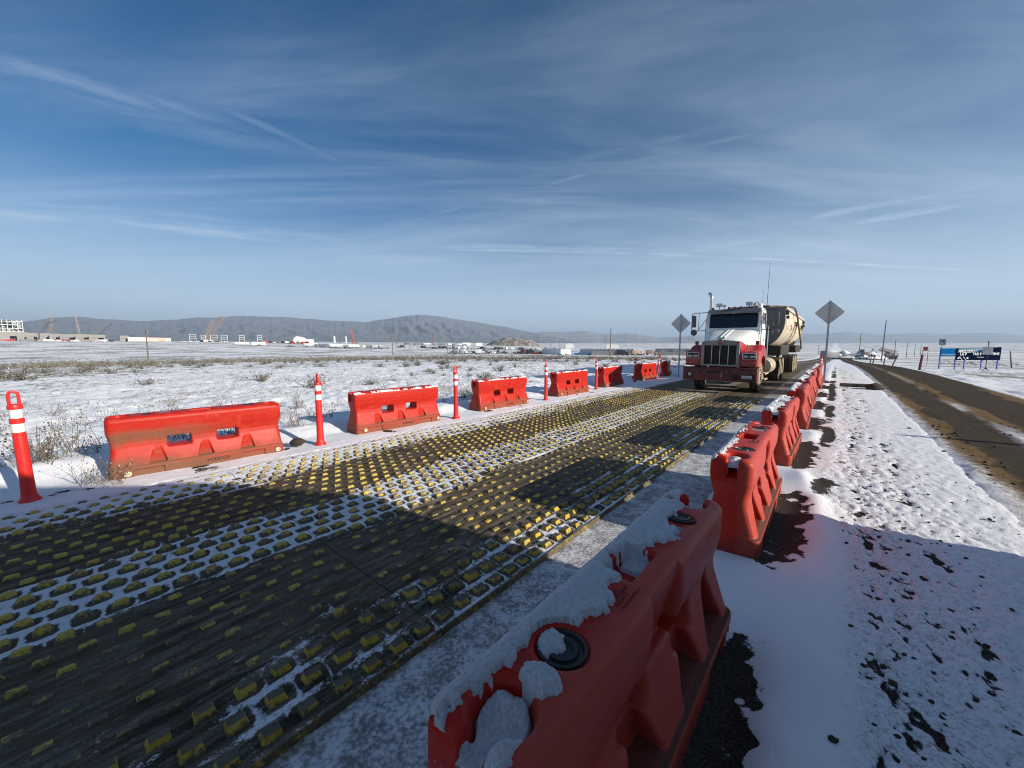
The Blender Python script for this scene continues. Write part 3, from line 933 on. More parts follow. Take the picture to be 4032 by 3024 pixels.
# --- lying snow: a height field on the top of the barrier
top = np.full((len(_bx), len(_by)), -1.0)
inside = _bf < 0
for k in range(len(_bz) - 1):
    a, b_ = _bf[:, :, k], _bf[:, :, k + 1]
    hit = (a < 0) & (b_ >= 0)
    top[hit] = (_bz[k] + HB * a / (a - b_))[hit] if False else (_bz[k] + HB * (a[hit] / (a[hit] - b_[hit])) if False else top[hit])
    top = np.where(hit, _bz[k] + HB * a / np.where(hit, a - b_, 1), top)
def snow_cap_mesh(name, seed, cover, thick, hero=False, step=0.0055):
    xs = np.arange(-.972, .9721, step); ys = np.arange(-.168, .1681, step)
    X, Y = np.meshgrid(xs, ys, indexing='ij')
    fx = (X - _bx[0]) / HB; fy = (Y - _by[0]) / HB
    ix = np.clip(fx.astype(int), 0, len(_bx) - 2); iy = np.clip(fy.astype(int), 0, len(_by) - 2)
    u = fx - ix; v = fy - iy
    T = (top[ix, iy] * (1 - u) + top[ix + 1, iy] * u) * (1 - v) + (top[ix, iy + 1] * (1 - u) + top[ix + 1, iy + 1] * u) * v
    rag = (fbm(X * 9, Y * 9, 3, seed) - .5) * 0.20 + (fbm(X * 40, Y * 40, 3, seed + 3) - .5) * 0.085
    yb = cover + 0 * X
    if hero:
        yb = np.interp(X, [-.97, -.90, -.80, -.72, -.60, -.50, -.42, -.34, -.24, -.14, 0, .14, .20, .34, .44, .52, .60, .66, .72, .78, .97],
                       [-.08, -.07, -.09, -.04, -.005, -.03, .025, .05, .06, -.02, -.068, -.012, .04, .052, .03, -.05, -.076, -.058, -.066, -.078, -.060])
        rag *= 0.75
    m = (yb - Y + rag)
    if hero:
        dcap = np.hypot(X - .575, Y - .022)
        m = np.where(dcap < .100, np.minimum(m, dcap - .112), m)
        cs = .056 - np.hypot((X - .59) * .9, (Y + .018) * 1.0) + rag * .55          # snow left on the cap
        m = np.maximum(m, np.where(dcap < .074, cs, -1))
        patch = .058 - np.hypot((X - .705) * 1.15, (Y - .045) * .85) + rag * .45         # patch between cap and keyhole
        m = np.maximum(m, np.where(dcap > .084, patch, -1))
        horn = .030 - np.abs(Y - .088 - (0.97 - X) * -.12) + rag * .3                    # strip on the horn beside the slot
        m = np.maximum(m, np.where((X > .865), horn * .8, -1))
        mp = (np.abs(X + .07) < .05) & (Y > -.06) & (Y < .05)
        m = np.where(mp & (T < .80), np.maximum(m, .02), m)
        pl = (.042 - np.hypot((X + .365) * .9, Y + .02)) + rag * .35
        m = np.maximum(m, np.where((np.abs(X + .40) < .068), pl, -1))
    th = thick * np.clip(m / .022, 0, 1) ** 0.6
    th = th + (fbm(X * 95, Y * 95, 2, seed + 9) - .5) * 0.011 * (m > 0)
    fill = np.zeros_like(X)
    for sx in (1, -1):
        hole = (np.hypot(X - sx * .835, Y - .012) < .070) | ((np.abs(Y - .012) < .036) & (sx * X > .835))
        lvl = .765 + (fbm(X * 14, Y * 14, 3, seed + 5) - .5) * .05 - .16 * np.clip(sx * X - .86, 0, 1) + .02 * np.exp(-(((sx * X - .80) / .04) ** 2))
        if not hero and sx * seed % 3 == 0: continue
        fill = np.where(hole, np.maximum(0, lvl - T), fill)
    fillm = fill > 0.004
    th = np.where(fillm, fill + (fbm(X * 95, Y * 95, 2, seed + 9) - .5) * 0.010, th)
    ok = ((m > 0) | fillm) & (T > 0.60)
    Z = np.where(ok, T + np.maximum(th, 0.001), T - 0.006)
    f = grid_faces(len(xs), len(ys))
    okf = ok.ravel()
    keep = okf[f].any(1) & (T.ravel()[f] > 0.60).all(1)
    f = f[keep]
    used = np.unique(f); remap = -np.ones(X.size, int); remap[used] = np.arange(len(used))
    V = np.stack([X, Y, Z], -1).reshape(-1, 3)[used]
    return mesh_np(name, V, remap[f], M_SNOW)
ME_SNOW = {0: snow_cap_mesh('snow_cap', 11, 0.0, .021, hero=True, step=.0042)}
for k, (cv, th) in enumerate(((-.105, .010), (0.035, .014), (-.03, .012), (.02, .013), (-.06, .011))):
    ME_SNOW[k + 1] = snow_cap_mesh('snow_cap', 40 + k * 7, cv, th)
ME_SNOW['b'] = snow_cap_mesh('snow_cap', 90, -.115, .008)

def barrier(kind, loc, rz, label, group, snow=None, tilt=0.0, small=True):
    root = empty('traffic_barrier', loc, rz, label, 'barrier', group)
    root.rotation_euler = (tilt, 0, rz)
    link('shell', ME_BAR[kind], root)
    for x in CAPS:
        link('fill_cap', ME_CAP, root, (x, .022, .806))
    for x in (.885, -.80):
        link('drain_plug', ME_PLUG, root, (x, -.236 if x > 0 else -.234, .10), (0, 0, math.pi))
    link('sticker', ME_PLATE, root, (-.40, .02, .8135))
    lg = link('lettering', ME_LOGO, root, (.13, -.2365, .112), (R(87), 0, 0))
    if small:
        link('lettering', ME_SMALL, root, (.30, .062, .8225), (0, 0, math.pi))
    if snow is not None:
        link('snow_cap', ME_SNOW[snow], root)
    return root

RZ_R, RZ_B = R(-130), R(50)
GR = 'red barriers along the verge side of the lane'
RL = ['red barrier filling the bottom of the photo, thick snow crust along its road edge',
      'red barrier second from the camera, bare top with black fill cap showing',
      'red barrier third from the camera, snow spread over most of its top',
      'red barrier fourth from the camera in the verge row',
      'red barrier fifth from the camera in the verge row',
      'red barrier sixth from the camera in the verge row',
      'red barrier just before the tall sign post at the verge',
      'farthest red barrier of the verge row, behind the tall sign post']
random.seed(12)
for i, s in enumerate(R_BAR):
    jt = [0, 0, .0, .03, .0, -.02, .03, .0][i]
    p = W(R_T + jt, s)
    barrier('r', (p.x, p.y, gz1(p.x, p.y) - .025), RZ_R + R([0, 0.6, -.6, .8, -.4, .5, 0, .4][i]), RL[i], GR, [0, 1, 2, 3, 4, 2, 5, 4][i])

B_POS = [(1.32, -6.98, 'm', 0), (4.55, -6.98, 'b', 'b'), (7.85, -7.0, 'b', 'b'), (11.45, -7.0, 'b', 'b'), (14.9, -7.15, 'b', 'b'), (18.9, -7.2, 'b', 'b')]
BLAB = ['mud stained orange barrier nearest the camera across the mats',
        'clean orange barrier between the second and third delineator posts',
        'orange barrier between the third and fourth delineator posts',
        'orange barrier between the fourth and fifth delineator posts',
        'orange barrier with its windowed side turned to shade, after the fifth post',
        'far orange barrier standing beside the leaning delineator posts']
GB = 'orange barriers along the far side of the mats'
for i, ((s, t, k, sn), lab) in enumerate(zip(B_POS, BLAB)):
    p = W(t, s)
    rz = RZ_B + R([-5, -3, -2, -2, 3, -3][i])
    barrier(k, (p.x, p.y, gz1(p.x, p.y) + [-.03, -.02, -.02, -.01, 0, 0][i]), rz, lab, GB, 'b' if sn == 'b' else None, tilt=R([2.5, 1, 0.5, 0, 0, 0][i]), small=False)
p = W(-7.3, 22.3)
barrier('b', (p.x, p.y, gz1(p.x, p.y)), RZ_B + R(14), 'orange barrier half hidden behind the truck and the thin sign post', GB, 'b', small=False)

# ------------------------------------------------------------------ delineator posts
M_POST = material('orange_post_plastic', build=lambda nt, b: (nt.put(b.inputs['Base Color'], nt.mix(nt.step(nt.noise(nt.obj(), 14, 5, .65), .52, .78), (0.70, 0.022, 0.018), (0.38, 0.04, 0.03))), nt.put(b.inputs['Roughness'], .42)))
M_WHITE_BAND = material('reflective_band', build=lambda nt, b: (nt.put(b.inputs['Base Color'], nt.mix(nt.step(nt.noise(nt.obj(), 16, 5, .7), .55, .8), (0.78, 0.77, 0.74), (0.42, 0.38, 0.33))), nt.put(b.inputs['Roughness'], .35)))
def post_meshes():
    mb = MB(); mb.lathe([(.092, -.03), (.086, .010), (.070, .028), (.060, .06), (.056, .10), (.052, .30), (.049, .755), (.0485, .76)], seg=24, cap=True)
    body = mb.mesh('tube', M_POST)
    mb = MB(); mb.lathe([(.0475, .76), (.049, .761), (.048, .853), (.0475, .854)], seg=24); b1 = mb.mesh('reflective_band', M_WHITE_BAND)
    mb = MB(); mb.lathe([(.0475, .853), (.0535, .860), (.0535, .905), (.0475, .912)], seg=24); ring = mb.mesh('middle_ring', M_POST)
    mb = MB(); mb.lathe([(.0475, .911), (.048, .912), (.047, 1.005), (.0465, 1.006)], seg=24); b2 = mb.mesh('reflective_band', M_WHITE_BAND)
    mb = MB()
    mb.lathe([(.0465, 1.005), (.055, 1.010), (.056, 1.035), (.050, 1.055), (.030, 1.062), (.001, 1.062)], seg=24)
    pth = [(-.032, 0, 1.05), (-.034, 0, 1.10), (-.034, 0, 1.155), (-.026, 0, 1.182), (-.010, 0, 1.194), (.010, 0, 1.194), (.026, 0, 1.182), (.034, 0, 1.155), (.034, 0, 1.10), (.032, 0, 1.05)]
    mb.tube(pth, .0135, 8)
    hd = mb.mesh('handle_loop', M_POST)
    return body, b1, ring, b2, hd
PM = post_meshes()
def post(t, s, label, lean=(0, 0), rz=0.0):
    p = W(t, s)
    root = empty('delineator_post', (p.x, p.y, gz1(p.x, p.y) + .02), 0, label, 'delineator post', 'orange delineator posts with two white bands')
    root.rotation_euler = (R(lean[0]), R(lean[1]), R(rz))
    for n, me in zip(('tube', 'reflective_band', 'middle_ring', 'reflective_band', 'handle_loop'), PM):
        link(n, me, root)
    return root
post(-6.63, -.28, 'delineator post nearest the camera, lower part in shade', (1.0, -1.0), 50)
post(-6.62, 2.82, 'delineator post between the mud stained barrier and the clean one', rz=-48)
post(-6.62, 5.88, 'third delineator post from the camera, between two clean barriers', rz=30)
post(-6.74, 9.65, 'fourth delineator post from the camera along the mats', rz=40)
post(-6.95, 13.3, 'fifth delineator post, beside the shaded barrier', rz=10)
post(-6.95, 17.0, 'dark delineator post in front of the far orange barrier', rz=-40)
post(-7.0, 19.9, 'delineator post leaning over at the end of the far orange barrier', (2, 7), -30)
post(-7.1, 21.2, 'delineator post leaning hard over beside the thin sign post', (0, -13), 20)
post(-.55, 25.6, 'delineator post at the far end of the red barrier row', rz=-30)
for k, (t, s) in enumerate(((-8.5, 40.0), (-8.2, 46.0), (-7.6, 52.0))):
    post(t, s, 'far small delineator posts on the snow beyond the truck trailer', rz=30 * k)

# ------------------------------------------------------------------ lorry with side-tipping trailer
DUST = (0.30, 0.245, 0.165)
M_TBLACK = dusty('chassis_black', (0.012, 0.012, 0.012), (0.045, 0.038, 0.028), 0.45, 0.6, scale=4)
def tyre_rubber(nt, b):
    nx = nt.math('ABSOLUTE', nt.xyz(nt.n('ShaderNodeTexCoord').outputs['Normal'])[0])
    n = nt.noise(nt.obj(), 6.0, 6, .65)
    f = nt.mul(nt.step(nx, .45, .8, .22, 1.0), nt.step(n, .30, .55))
    nt.put(b.inputs['Base Color'], nt.mix(f, (.014, .013, .012), nt.mix(n, (.20, .165, .115), (.34, .285, .20))))
    b.inputs['Roughness'].default_value = .9
M_TYRE = material('tyre_rubber', build=tyre_rubber)
M_RIMD = dusty('dusty_rim', (0.42, 0.38, 0.30), (0.40, 0.33, 0.22), 0.6, 0.7, scale=6)
M_CHROME = dusty('dull_chrome', (0.55, 0.55, 0.56), (0.30, 0.27, 0.22), 0.30, 0.28, 0.9, scale=5)
M_STEEL = material('stack_steel', (0.50, 0.49, 0.47), 0.22, 1.0)
M_GRILLE_FRAME = dusty('grille_surround', (0.27, 0.265, 0.26), (0.20, 0.17, 0.14), 0.3, 0.45, 0.4, scale=5)
M_GLASS = material('dark_glass', (0.006, 0.010, 0.022), 0.06, 0.0, 0.5)
M_AMBER = material('amber_lamp', (0.20, 0.035, 0.012), 0.35)
M_LENS = material('lamp_lens', (0.45, 0.45, 0.43), 0.15, 0.2)
M_MIRROR_BACK = dusty('mirror_back', (0.10, 0.10, 0.10), (0.2, 0.17, 0.13), 0.3, 0.4, 0.3)
M_WHITE_PAINT = dusty('white_paint', (0.80, 0.81, 0.78), (0.55, 0.48, 0.36), 0.22, 0.32, low=(0.9, 1.45))
M_BUMPER = dusty('dark_red_paint', (0.13, 0.012, 0.014), (0.15, 0.085, 0.065), 0.42, 0.5, scale=5)
M_VISOR = dusty('grey_visor', (0.085, 0.095, 0.115), (0.20, 0.19, 0.17), 0.25, 0.5)
M_REDP = dusty('red_paint', (0.36, 0.007, 0.018), (0.34, 0.17, 0.12), 0.34, 0.4, low=(0.86, 1.30))
def hood_paint(nt, b):
    o = nt.obj(); x, y, z = nt.xyz(o)
    n = nt.noise(o, 4, 5, .6)
    line = nt.sub(1.83, nt.mul(nt.sub(y, 0.25), 0.30))
    dz = nt.sub(z, line)
    c = nt.mix(nt.step(dz, -0.012, 0.0), (0.44, 0.009, 0.022), (0.03, 0.16, 0.05))
    g = nt.mul(nt.step(y, 0.5, 1.7), 0.13)
    c = nt.mix(nt.step(nt.sub(dz, g), -0.006, 0.006), c, (0.80, 0.82, 0.79))
    c = nt.mix(nt.mul(nt.step(nt.add(n, nt.mul(nt.sub(1.25, z), 0.8)), 0.55, 0.85), 0.6), c, (0.42, 0.26, 0.18))
    c = nt.mix(nt.mul(nt.step(n, 0.5, 0.75), 0.18), c, DUST)
    nt.put(b.inputs['Base Color'], c)
    nt.put(b.inputs['Roughness'], 0.35)
M_HOOD = material('hood_paint', build=hood_paint)
M_CREAM = dusty('cream_trailer_paint', (0.66, 0.59, 0.46), (0.34, 0.28, 0.20), 0.46, 0.45, scale=2.2, low=(1.3, 2.0))
M_BULK = dusty('grey_bulkhead', (0.16, 0.155, 0.15), (0.24, 0.21, 0.17), 0.3, 0.7, scale=2)
M_DIRTY_DARK = dusty('dirty_frame', (0.05, 0.044, 0.036), (0.30, 0.24, 0.16), 0.40, 0.8, scale=3)
M_TANKALU = dusty('dusty_tank', (0.52, 0.47, 0.38), (0.40, 0.33, 0.22), 0.55, 0.55, 0.3, scale=4)

TP = W(-3.12, 14.95)
truck = empty('dump_truck', (TP.x, TP.y, gz1(TP.x, TP.y) + .02), ROAD, 'white and red dump truck tractor coming along the haul lane with a tall exhaust stack', 'truck')

truck.scale = (.97, 1, 1)

def wheel(parent, x, y, z, r=0.53, w=0.29, dual=False, steer=False, sx=1):
    """axle end: outer face towards sx"""
    def tyre(xc):
        mb = MB()
        h = w / 2
        mb.lathe([(r * .58, -h * .9), (r * .72, -h), (r * .90, -h * .98), (r * .975, -h * .86), (r, -h * .70), (r, -h * .25), (r * .985, -h * .22), (r * .985, -h * .16), (r, -h * .13), (r, h * .13), (r * .985, h * .16), (r * .985, h * .22), (r, h * .25), (r, h * .70), (r * .975, h * .86), (r * .90, h * .98), (r * .72, h), (r * .58, h * .9)], axis='X', seg=40)
        # tread blocks
        for i in range(44):
            a = 2 * math.pi * i / 44
            for s_ in (-1, 1):
                mb.box((s_ * h * .78, math.cos(a) * (r - .002), math.sin(a) * (r - .002)), (h * .36, .030, .022), rot=(a - math.pi / 2, 0, 0))
        return mb.build('tyre', M_TYRE, None, (xc, y, z))
    t1 = tyre(x); t1.parent = parent
    if dual:
        t2 = tyre(x - sx * (w + .04)); t2.parent = parent
    mb = MB()
    h = w / 2 * sx
    if steer:
        mb.lathe([(r * .585, h * .9), (r * .56, h * .92), (r * .54, h * .70), (r * .50, h * .62), (r * .34, h * 1.02), (r * .27, h * 1.05), (r * .235, h * 1.05), (r * .22, h * 1.35), (r * .15, h * 1.45), (.001, h * 1.46)], axis='X', seg=36)
    else:
        mb.lathe([(r * .585, h * .9), (r * .56, h * .90), (r * .53, h * .2), (r * .40, h * -.25), (r * .26, h * -.30), (r * .24, h * .5), (r * .17, h * .75), (.001, h * .76)], axis='X', seg=36)
    rim = mb.build('rim', M_RIMD, t1, (0, 0, 0))
    mb = MB()
    for i in range(10):
        a = 2 * math.pi * i / 10
        hx = h * 1.06 if steer else h * -.22
        mb.cyl((hx, math.cos(a) * r * .31, math.sin(a) * r * .31), (hx + sx * .035, math.cos(a) * r * .31, math.sin(a) * r * .31), .018, seg=6)
    mb.build('wheel_nuts', M_TBLACK, rim)
    mb = MB()
    for i in range(10):
        a = 2 * math.pi * (i + .5) / 10
        hx = h * .84 if steer else h * .0
        mb.lathe([(.001, 0), (.030, 0)], origin=(hx, math.cos(a) * r * .435, math.sin(a) * r * .435), axis='X', seg=10)
    mb.build('hand_holes', M_TBLACK, rim)
    return t1

def build_tractor(P):
    # chassis
    mb = MB()
    for x in (-.42, .42): mb.box((x, 5.1, .92), (.09, 9.0, .28))
    for y in (1.0, 3.3, 5.2, 6.6, 8.2): mb.box((0, y, .92), (.84, .14, .2))
    mb.cyl((-1.0, 1.42, .55), (1.0, 1.42, .55), .07); mb.box((0, 1.42, .52), (1.5, .16, .16))
    for y in (7.2, 8.55): mb.cyl((-1.0, y, .55), (1.0, y, .55), .10); mb.ball((0, y, .55), .24)
    mb.box((0, 1.0, .98), (.8, 1.4, .5)); mb.box((0, 2.6, .8), (1.5, 1.2, .5))
    mb.build('chassis', M_TBLACK, P)
    # bumper
    mb = MB()
    mb.prism([(-1.20, .42), (1.20, .42), (1.20, .87), (-1.20, .87)], 0.0, .05, 'Y', .008)
    for sx in (-1, 1): mb.box((sx * 1.175, .25, .645), (.045, .44, .446), bevel=.008)
    mb.box((0, .05, .885), (2.38, .18, .02))
    bump = mb.build('bumper', M_BUMPER, P)
    for c_, s_ in (((-.16, -.004, .735), (.46, .012, .10)), ((-.60, -.003, .74), (.09, .012, .08)), ((-.97, -.004, .62), (.20, .012, .19)),
                   ((.93, -.004, .58), (.36, .012, .17)), ((.52, -.003, .575), (.20, .012, .15)), ((.33, -.003, .64), (.012, .012, .42))):
        mb = MB(); mb.box(c_, s_); mb.build('bumper_opening', M_TBLACK, bump)
    for c_, s_ in (((-.955, -.018, .625), (.10, .02, .11)), ((.90, -.020, .59), (.30, .02, .12))):
        mb = MB(); mb.box(c_, s_, bevel=.006); mb.build('fog_lamp', M_LENS, bump)
    mb = MB(); mb.cyl((.44, -.02, .585), (.62, -.02, .585), .032); mb.lathe([(.032, 0), (.06, .035), (.062, .04)], origin=(.60, -.02, .585), axis='X', seg=14); mb.box((.53, -.01, .53), (.05, .03, .10))
    mb.build('horn', M_TBLACK, bump)
    mb = MB(); mb.tube([(.13, -.01, .77), (.13, -.05, .74), (.13, -.05, .68), (.13, -.01, .65)], .012); mb.box((.105, -.01, .60), (.02, .02, .08))
    mb.build('tow_hook', M_CHROME, bump)
    # grille
    mb = MB()
    def arch(x): return 1.775 + .075 * (1 - (x / .62) ** 2)
    xs = [i / 12 * 1.24 - .62 for i in range(13)]
    outer = [(x, arch(x)) for x in xs]
    mb.prism([(-.62, .93), (.62, .93), (.62, 1.0), (-.62, 1.0)], .10, .24, 'Y', .01)
    for x0, x1 in ((-.62, -.52), (.52, .62)):
        mb.prism([(x0, 1.0), (x1, 1.0), (x1, arch(x1)), (x0, arch(x0))], .10, .24, 'Y', .008)
    mb.prism([(-.52, 1.665), (.52, 1.665)] + [p for p in outer[::-1] if abs(p[0]) < .521], .10, .24, 'Y', .008)
    gr = mb.build('grille', M_GRILLE_FRAME, P)
    mb = MB(); mb.box((0, .17, 1.333), (1.04, .02, .665))
    for i in range(34): mb.box((0, .155, 1.005 + i * .0198), (1.04, .014, .006))
    mb.build('grille_core', M_TBLACK, gr)
    mb = MB()
    for x in (-.27, 0, .27): mb.box((x, .125, 1.333), (.024, .03, .665), bevel=.004)
    mb.build('grille_bars', M_CHROME, gr)
    mb = MB()
    mb.prism([(-.085, 1.83), (-.085, 1.72), (-.055, 1.665), (0, 1.635), (.055, 1.665), (.085, 1.72), (.085, 1.83), (0, 1.85)], .065, .10, 'Y', .008)
    mb.box((0, .12, 1.865), (.15, .12, .06), bevel=.012)
    mb.build('badge', M_GRILLE_FRAME, gr)
    M_BADGE = material('badge_red', (0.35, 0.02, 0.02), .4)
    mb = MB(); mb.prism([(-.06, 1.795), (-.06, 1.725), (0, 1.66), (.06, 1.725), (.06, 1.795)], .058, .064, 'Y')
    mb.build('badge_shield', M_BADGE, gr)
    # hood: sections along y
    mb = MB()
    rings = []
    for y, w0, wt, zt, cz in ((.245, .64, .50, 1.80, .055), (.34, .665, .53, 1.865, .055), (.8, .70, .56, 1.985, .05), (1.3, .78, .63, 2.105, .045), (1.75, .90, .74, 2.215, .035), (2.02, .955, .82, 2.265, .03)):
        pts = [(-w0, y, .98), (-w0, y, zt - .28), (-w0 + .015, y, zt - .16), (-(w0 + wt) / 2 - .02, y, zt - .065), (-wt, y, zt - .015)]
        for k in range(-3, 4): pts.append((wt * k / 4.0, y, zt + cz * (1 - (k / 4) ** 2)))
        pts += [(wt, y, zt - .015), ((w0 + wt) / 2 + .02, y, zt - .065), (w0 - .015, y, zt - .16), (w0, y, zt - .28), (w0, y, .98)]
        rings.append(mb.ring(pts))
    mb.skin(rings, close=False, cap=False)
    hd = mb.build('hood', M_HOOD, P, angle=50)
    mb = MB()
    for q in ((-.085,), (.085,)): pass
    r2 = []
    for y, zt in ((.32, 1.93), (.8, 2.042), (1.3, 2.157), (1.75, 2.256), (1.98, 2.30)):
        r2.append(mb.ring([(-.10, y, zt - .03), (-.085, y, zt + .022), (-.035, y, zt + .022), (-.028, y, zt + .006), (.028, y, zt + .006), (.035, y, zt + .022), (.085, y, zt + .022), (.10, y, zt - .03)]))
    mb.skin(r2, close=False, cap=False)
    mb.build('hood_ridge', M_WHITE_PAINT, hd, angle=30)
    # fenders with lamp pods
    for sx in (-1, 1):
        mb = MB()
        rings = []
        # arc over the wheel (y,z outer line and inner line)
        outer_l = [(.20, .95), (.17, 1.10), (.18, 1.42), (.30, 1.475), (.62, 1.50), (.86, 1.62), (1.15, 1.685), (1.45, 1.69), (1.72, 1.62), (1.95, 1.42), (2.06, 1.15), (2.10, .92)]
        inner_l = [(.78, .90), (.80, 1.00), (.83, 1.08), (.90, 1.16), (.98, 1.21), (1.10, 1.255), (1.30, 1.29), (1.46, 1.29), (1.64, 1.25), (1.82, 1.16), (1.94, 1.03), (1.99, .90)]
        for x_, ins in ((.58, 0), (1.08, 0), (1.15, .018), (1.19, .06)):
            ring = []
            for (y, z), (yi, zi) in zip(outer_l, inner_l):
                dy, dz = yi - y, zi - z; L = math.hypot(dy, dz)
                ring.append((sx * x_, y + dy / L * ins, z + dz / L * ins))
            for (yi, zi) in inner_l[::-1]: ring.append((sx * x_, yi, zi))
            rings.append(mb.ring(ring))
        mb.skin(rings)
        fd = mb.build('fender', M_REDP, P, angle=32)
        mb = MB()
        mb.prism([(sx * .70, 1.19), (sx * 1.13, 1.19), (sx * 1.13, 1.41), (sx * .70, 1.41)], .135, .20, 'Y', .012)
        hl = mb.build('headlight', M_CHROME, fd)
        mb = MB(); mb.prism([(sx * .725, 1.215), (sx * 1.105, 1.215), (sx * 1.105, 1.385), (sx * .725, 1.385)], .128, .15, 'Y')
        mb.build('lamp_recess', M_TBLACK, hl)
        for xx in (.82, 1.01):
            mb = MB(); mb.box((sx * xx, .122, 1.285), (.145, .02, .075), bevel=.008); mb.build('lamp_lens', M_LENS, hl)
        mb = MB(); mb.box((sx * 1.02, 1.0, 1.755), (.115, .09, .13), bevel=.015); mb.cyl((sx * 1.02, 1.0, 1.64), (sx * 1.02, 1.0, 1.70), .025)
        mb.build('marker_lamp', M_AMBER, fd)
        mb = MB(); mb.box((sx * .93, .165, 1.05), (.44, .03, .10), bevel=.012); mb.build('fender_trim', M_REDP, fd)
    wheel(P, -.93, 1.42, .53, steer=True, sx=-1); wheel(P, .98, 1.42, .53, steer=True, sx=1)
    # cab
    mb = MB()
    prof = []          # side outline (y,z), windscreen raked
    rings = []
    for x_, ins in ((-.95, .06), (-.90, 0), (.90, 0), (.95, .06)):
        o_ = [(1.98, .95), (1.98, 2.27), (2.12, 2.98 - ins * .3), (2.22, 3.06 - ins), (2.6, 3.10 - ins), (3.25, 3.09 - ins), (3.38, 3.0 - ins), (3.42 - ins * .4, 2.6), (3.42 - ins * .4, .95)]
        rings.append(mb.ring([(x_, y, z) for y, z in o_]))
    mb.skin(rings)
    cab = mb.build('cab', M_WHITE_PAINT, P, angle=28)
    mb = MB()       # windscreen: two panes
    def wpt(x, u): return (x, 1.98 + .14 * u - .018, 2.27 + .71 * u)
    def pane(mb, x0, x1, u0, u1, th=.012, cut=.04):
        pts = [(x0, u0 + cut), (x0 + .04, u0), (x1 - .04, u0), (x1, u0 + cut), (x1, u1 - cut), (x1 - .04, u1), (x0 + .04, u1), (x0, u1 - cut)]
        a = mb.ring([wpt(x, u) for x, u in pts]); b_ = mb.ring([tuple(np.add(wpt(x, u), (0, th, 0))) for x, u in pts]); mb.skin([a, b_])
    pane(mb, -.845, -.004, .09, .86); pane(mb, .004, .845, .09, .86)
    mb.build('windscreen', M_GLASS, cab)
    mb = MB(); mb.box((0, 2.03, 2.60), (.022, .02, .56), rot=(R(-11), 0, 0)); mb.build('windscreen_divider', M_TBLACK, cab)
    mb = MB(); mb.tube([(-.32, 1.955, 2.32), (-.14, 1.985, 2.50), (-.05, 2.0, 2.62)], .009); mb.tube([(.30, 1.955, 2.32), (.55, 1.98, 2.42), (.70, 1.985, 2.46)], .009)
    mb.build('wiper', M_TBLACK, cab)
    # visor
    mb = MB()
    a = mb.ring([(-.92, 1.92, 2.90), (0, 1.86, 2.90), (.92, 1.92, 2.90), (.93, 2.14, 3.055), (0, 2.12, 3.075), (-.93, 2.14, 3.055)])
    b_ = mb.ring([(-.92, 1.93, 2.885), (0, 1.87, 2.885), (.92, 1.93, 2.885), (.93, 2.16, 3.035), (0, 2.14, 3.05), (-.93, 2.16, 3.035)])
    mb.skin([a, b_]); mb.build('sun_visor', M_VISOR, cab, angle=20)
    # doors
    for sx in (-1, 1):
        mb = MB(); mb.box((sx * .955, 2.68, 1.72), (.03, 1.12, 1.50), bevel=.012)
        dr = mb.build('door', M_WHITE_PAINT, cab)
        mb = MB(); mb.prism([(2.16, 2.33), (3.14, 2.33), (3.14, 2.90), (2.28, 2.90)], sx * .948, sx * .962, 'X'); mb.build('door_window', M_GLASS, dr)
        mb = MB(); mb.box((sx * .985, 3.1, 2.10), (.03, .16, .03), bevel=.008); mb.build('handle', M_CHROME, dr)
        mb = MB(); mb.tube([(sx * 1.03, 3.48, 1.2), (sx * 1.03, 3.48, 2.45)], .018); mb.tube([(sx * .95, 3.45, 2.40), (sx * 1.03, 3.48, 2.40)], .012)
        mb.build('grab_rail', M_CHROME, cab)
        mb = MB(); mb.tube([(sx * .94, 1.99, 2.85), (sx * .98, 2.0, 2.3), (sx * .98, 2.0, 1.35)], .016); mb.build('door_edge_trim', M_GRILLE_FRAME, cab)
        # mirrors
        mb = MB()
        mb.tube([(sx * .95, 2.1, 2.965), (sx * 1.40, 1.99, 2.955), (sx * 1.50, 1.97, 2.92), (sx * 1.52, 1.97, 2.85), (sx * 1.52, 1.97, 2.28), (sx * 1.47, 1.98, 2.235), (sx * .96, 2.08, 2.25)], .014)
        mb.tube([(sx * 1.26, 2.02, 2.96), (sx * 1.26, 2.02, 2.245)], .011); mb.tube([(sx * 1.24, 2.02, 2.31), (sx * .96, 2.12, 2.75)], .011)
        br = mb.build('mirror_bracket', M_TBLACK, cab)
        mb = MB(); mb.box((sx * 1.44, 1.975, 2.62), (.17, .09, .48), bevel=.02); mb.build('mirror', M_MIRROR_BACK, br)
        mb = MB(); mb.lathe([(.001, -.03), (.10, -.02), (.125, .0), (.125, .03), (.001, .035)], origin=(sx * 1.43, 1.97, 2.175), axis='Y', seg=20); mb.build('spot_mirror', M_MIRROR_BACK, br)
    ttx = text_mesh('door_lettering', 'CUSTOM', .085, M_INK, .001)
    l = link('door_lettering', ttx, cab, (.975, 2.78, 1.86), (R(90), 0, R(90)))
    # roof lamps and beacon
    for x in (-.80, -.20, 0, .22, .74):
        mb = MB(); mb.box((x, 2.26, 3.10), (.10, .13, .06), bevel=.02); mb.box((x, 2.20, 3.115), (.085, .03, .07), bevel=.01)
        mb.build('clearance_lamp', M_AMBER, cab)
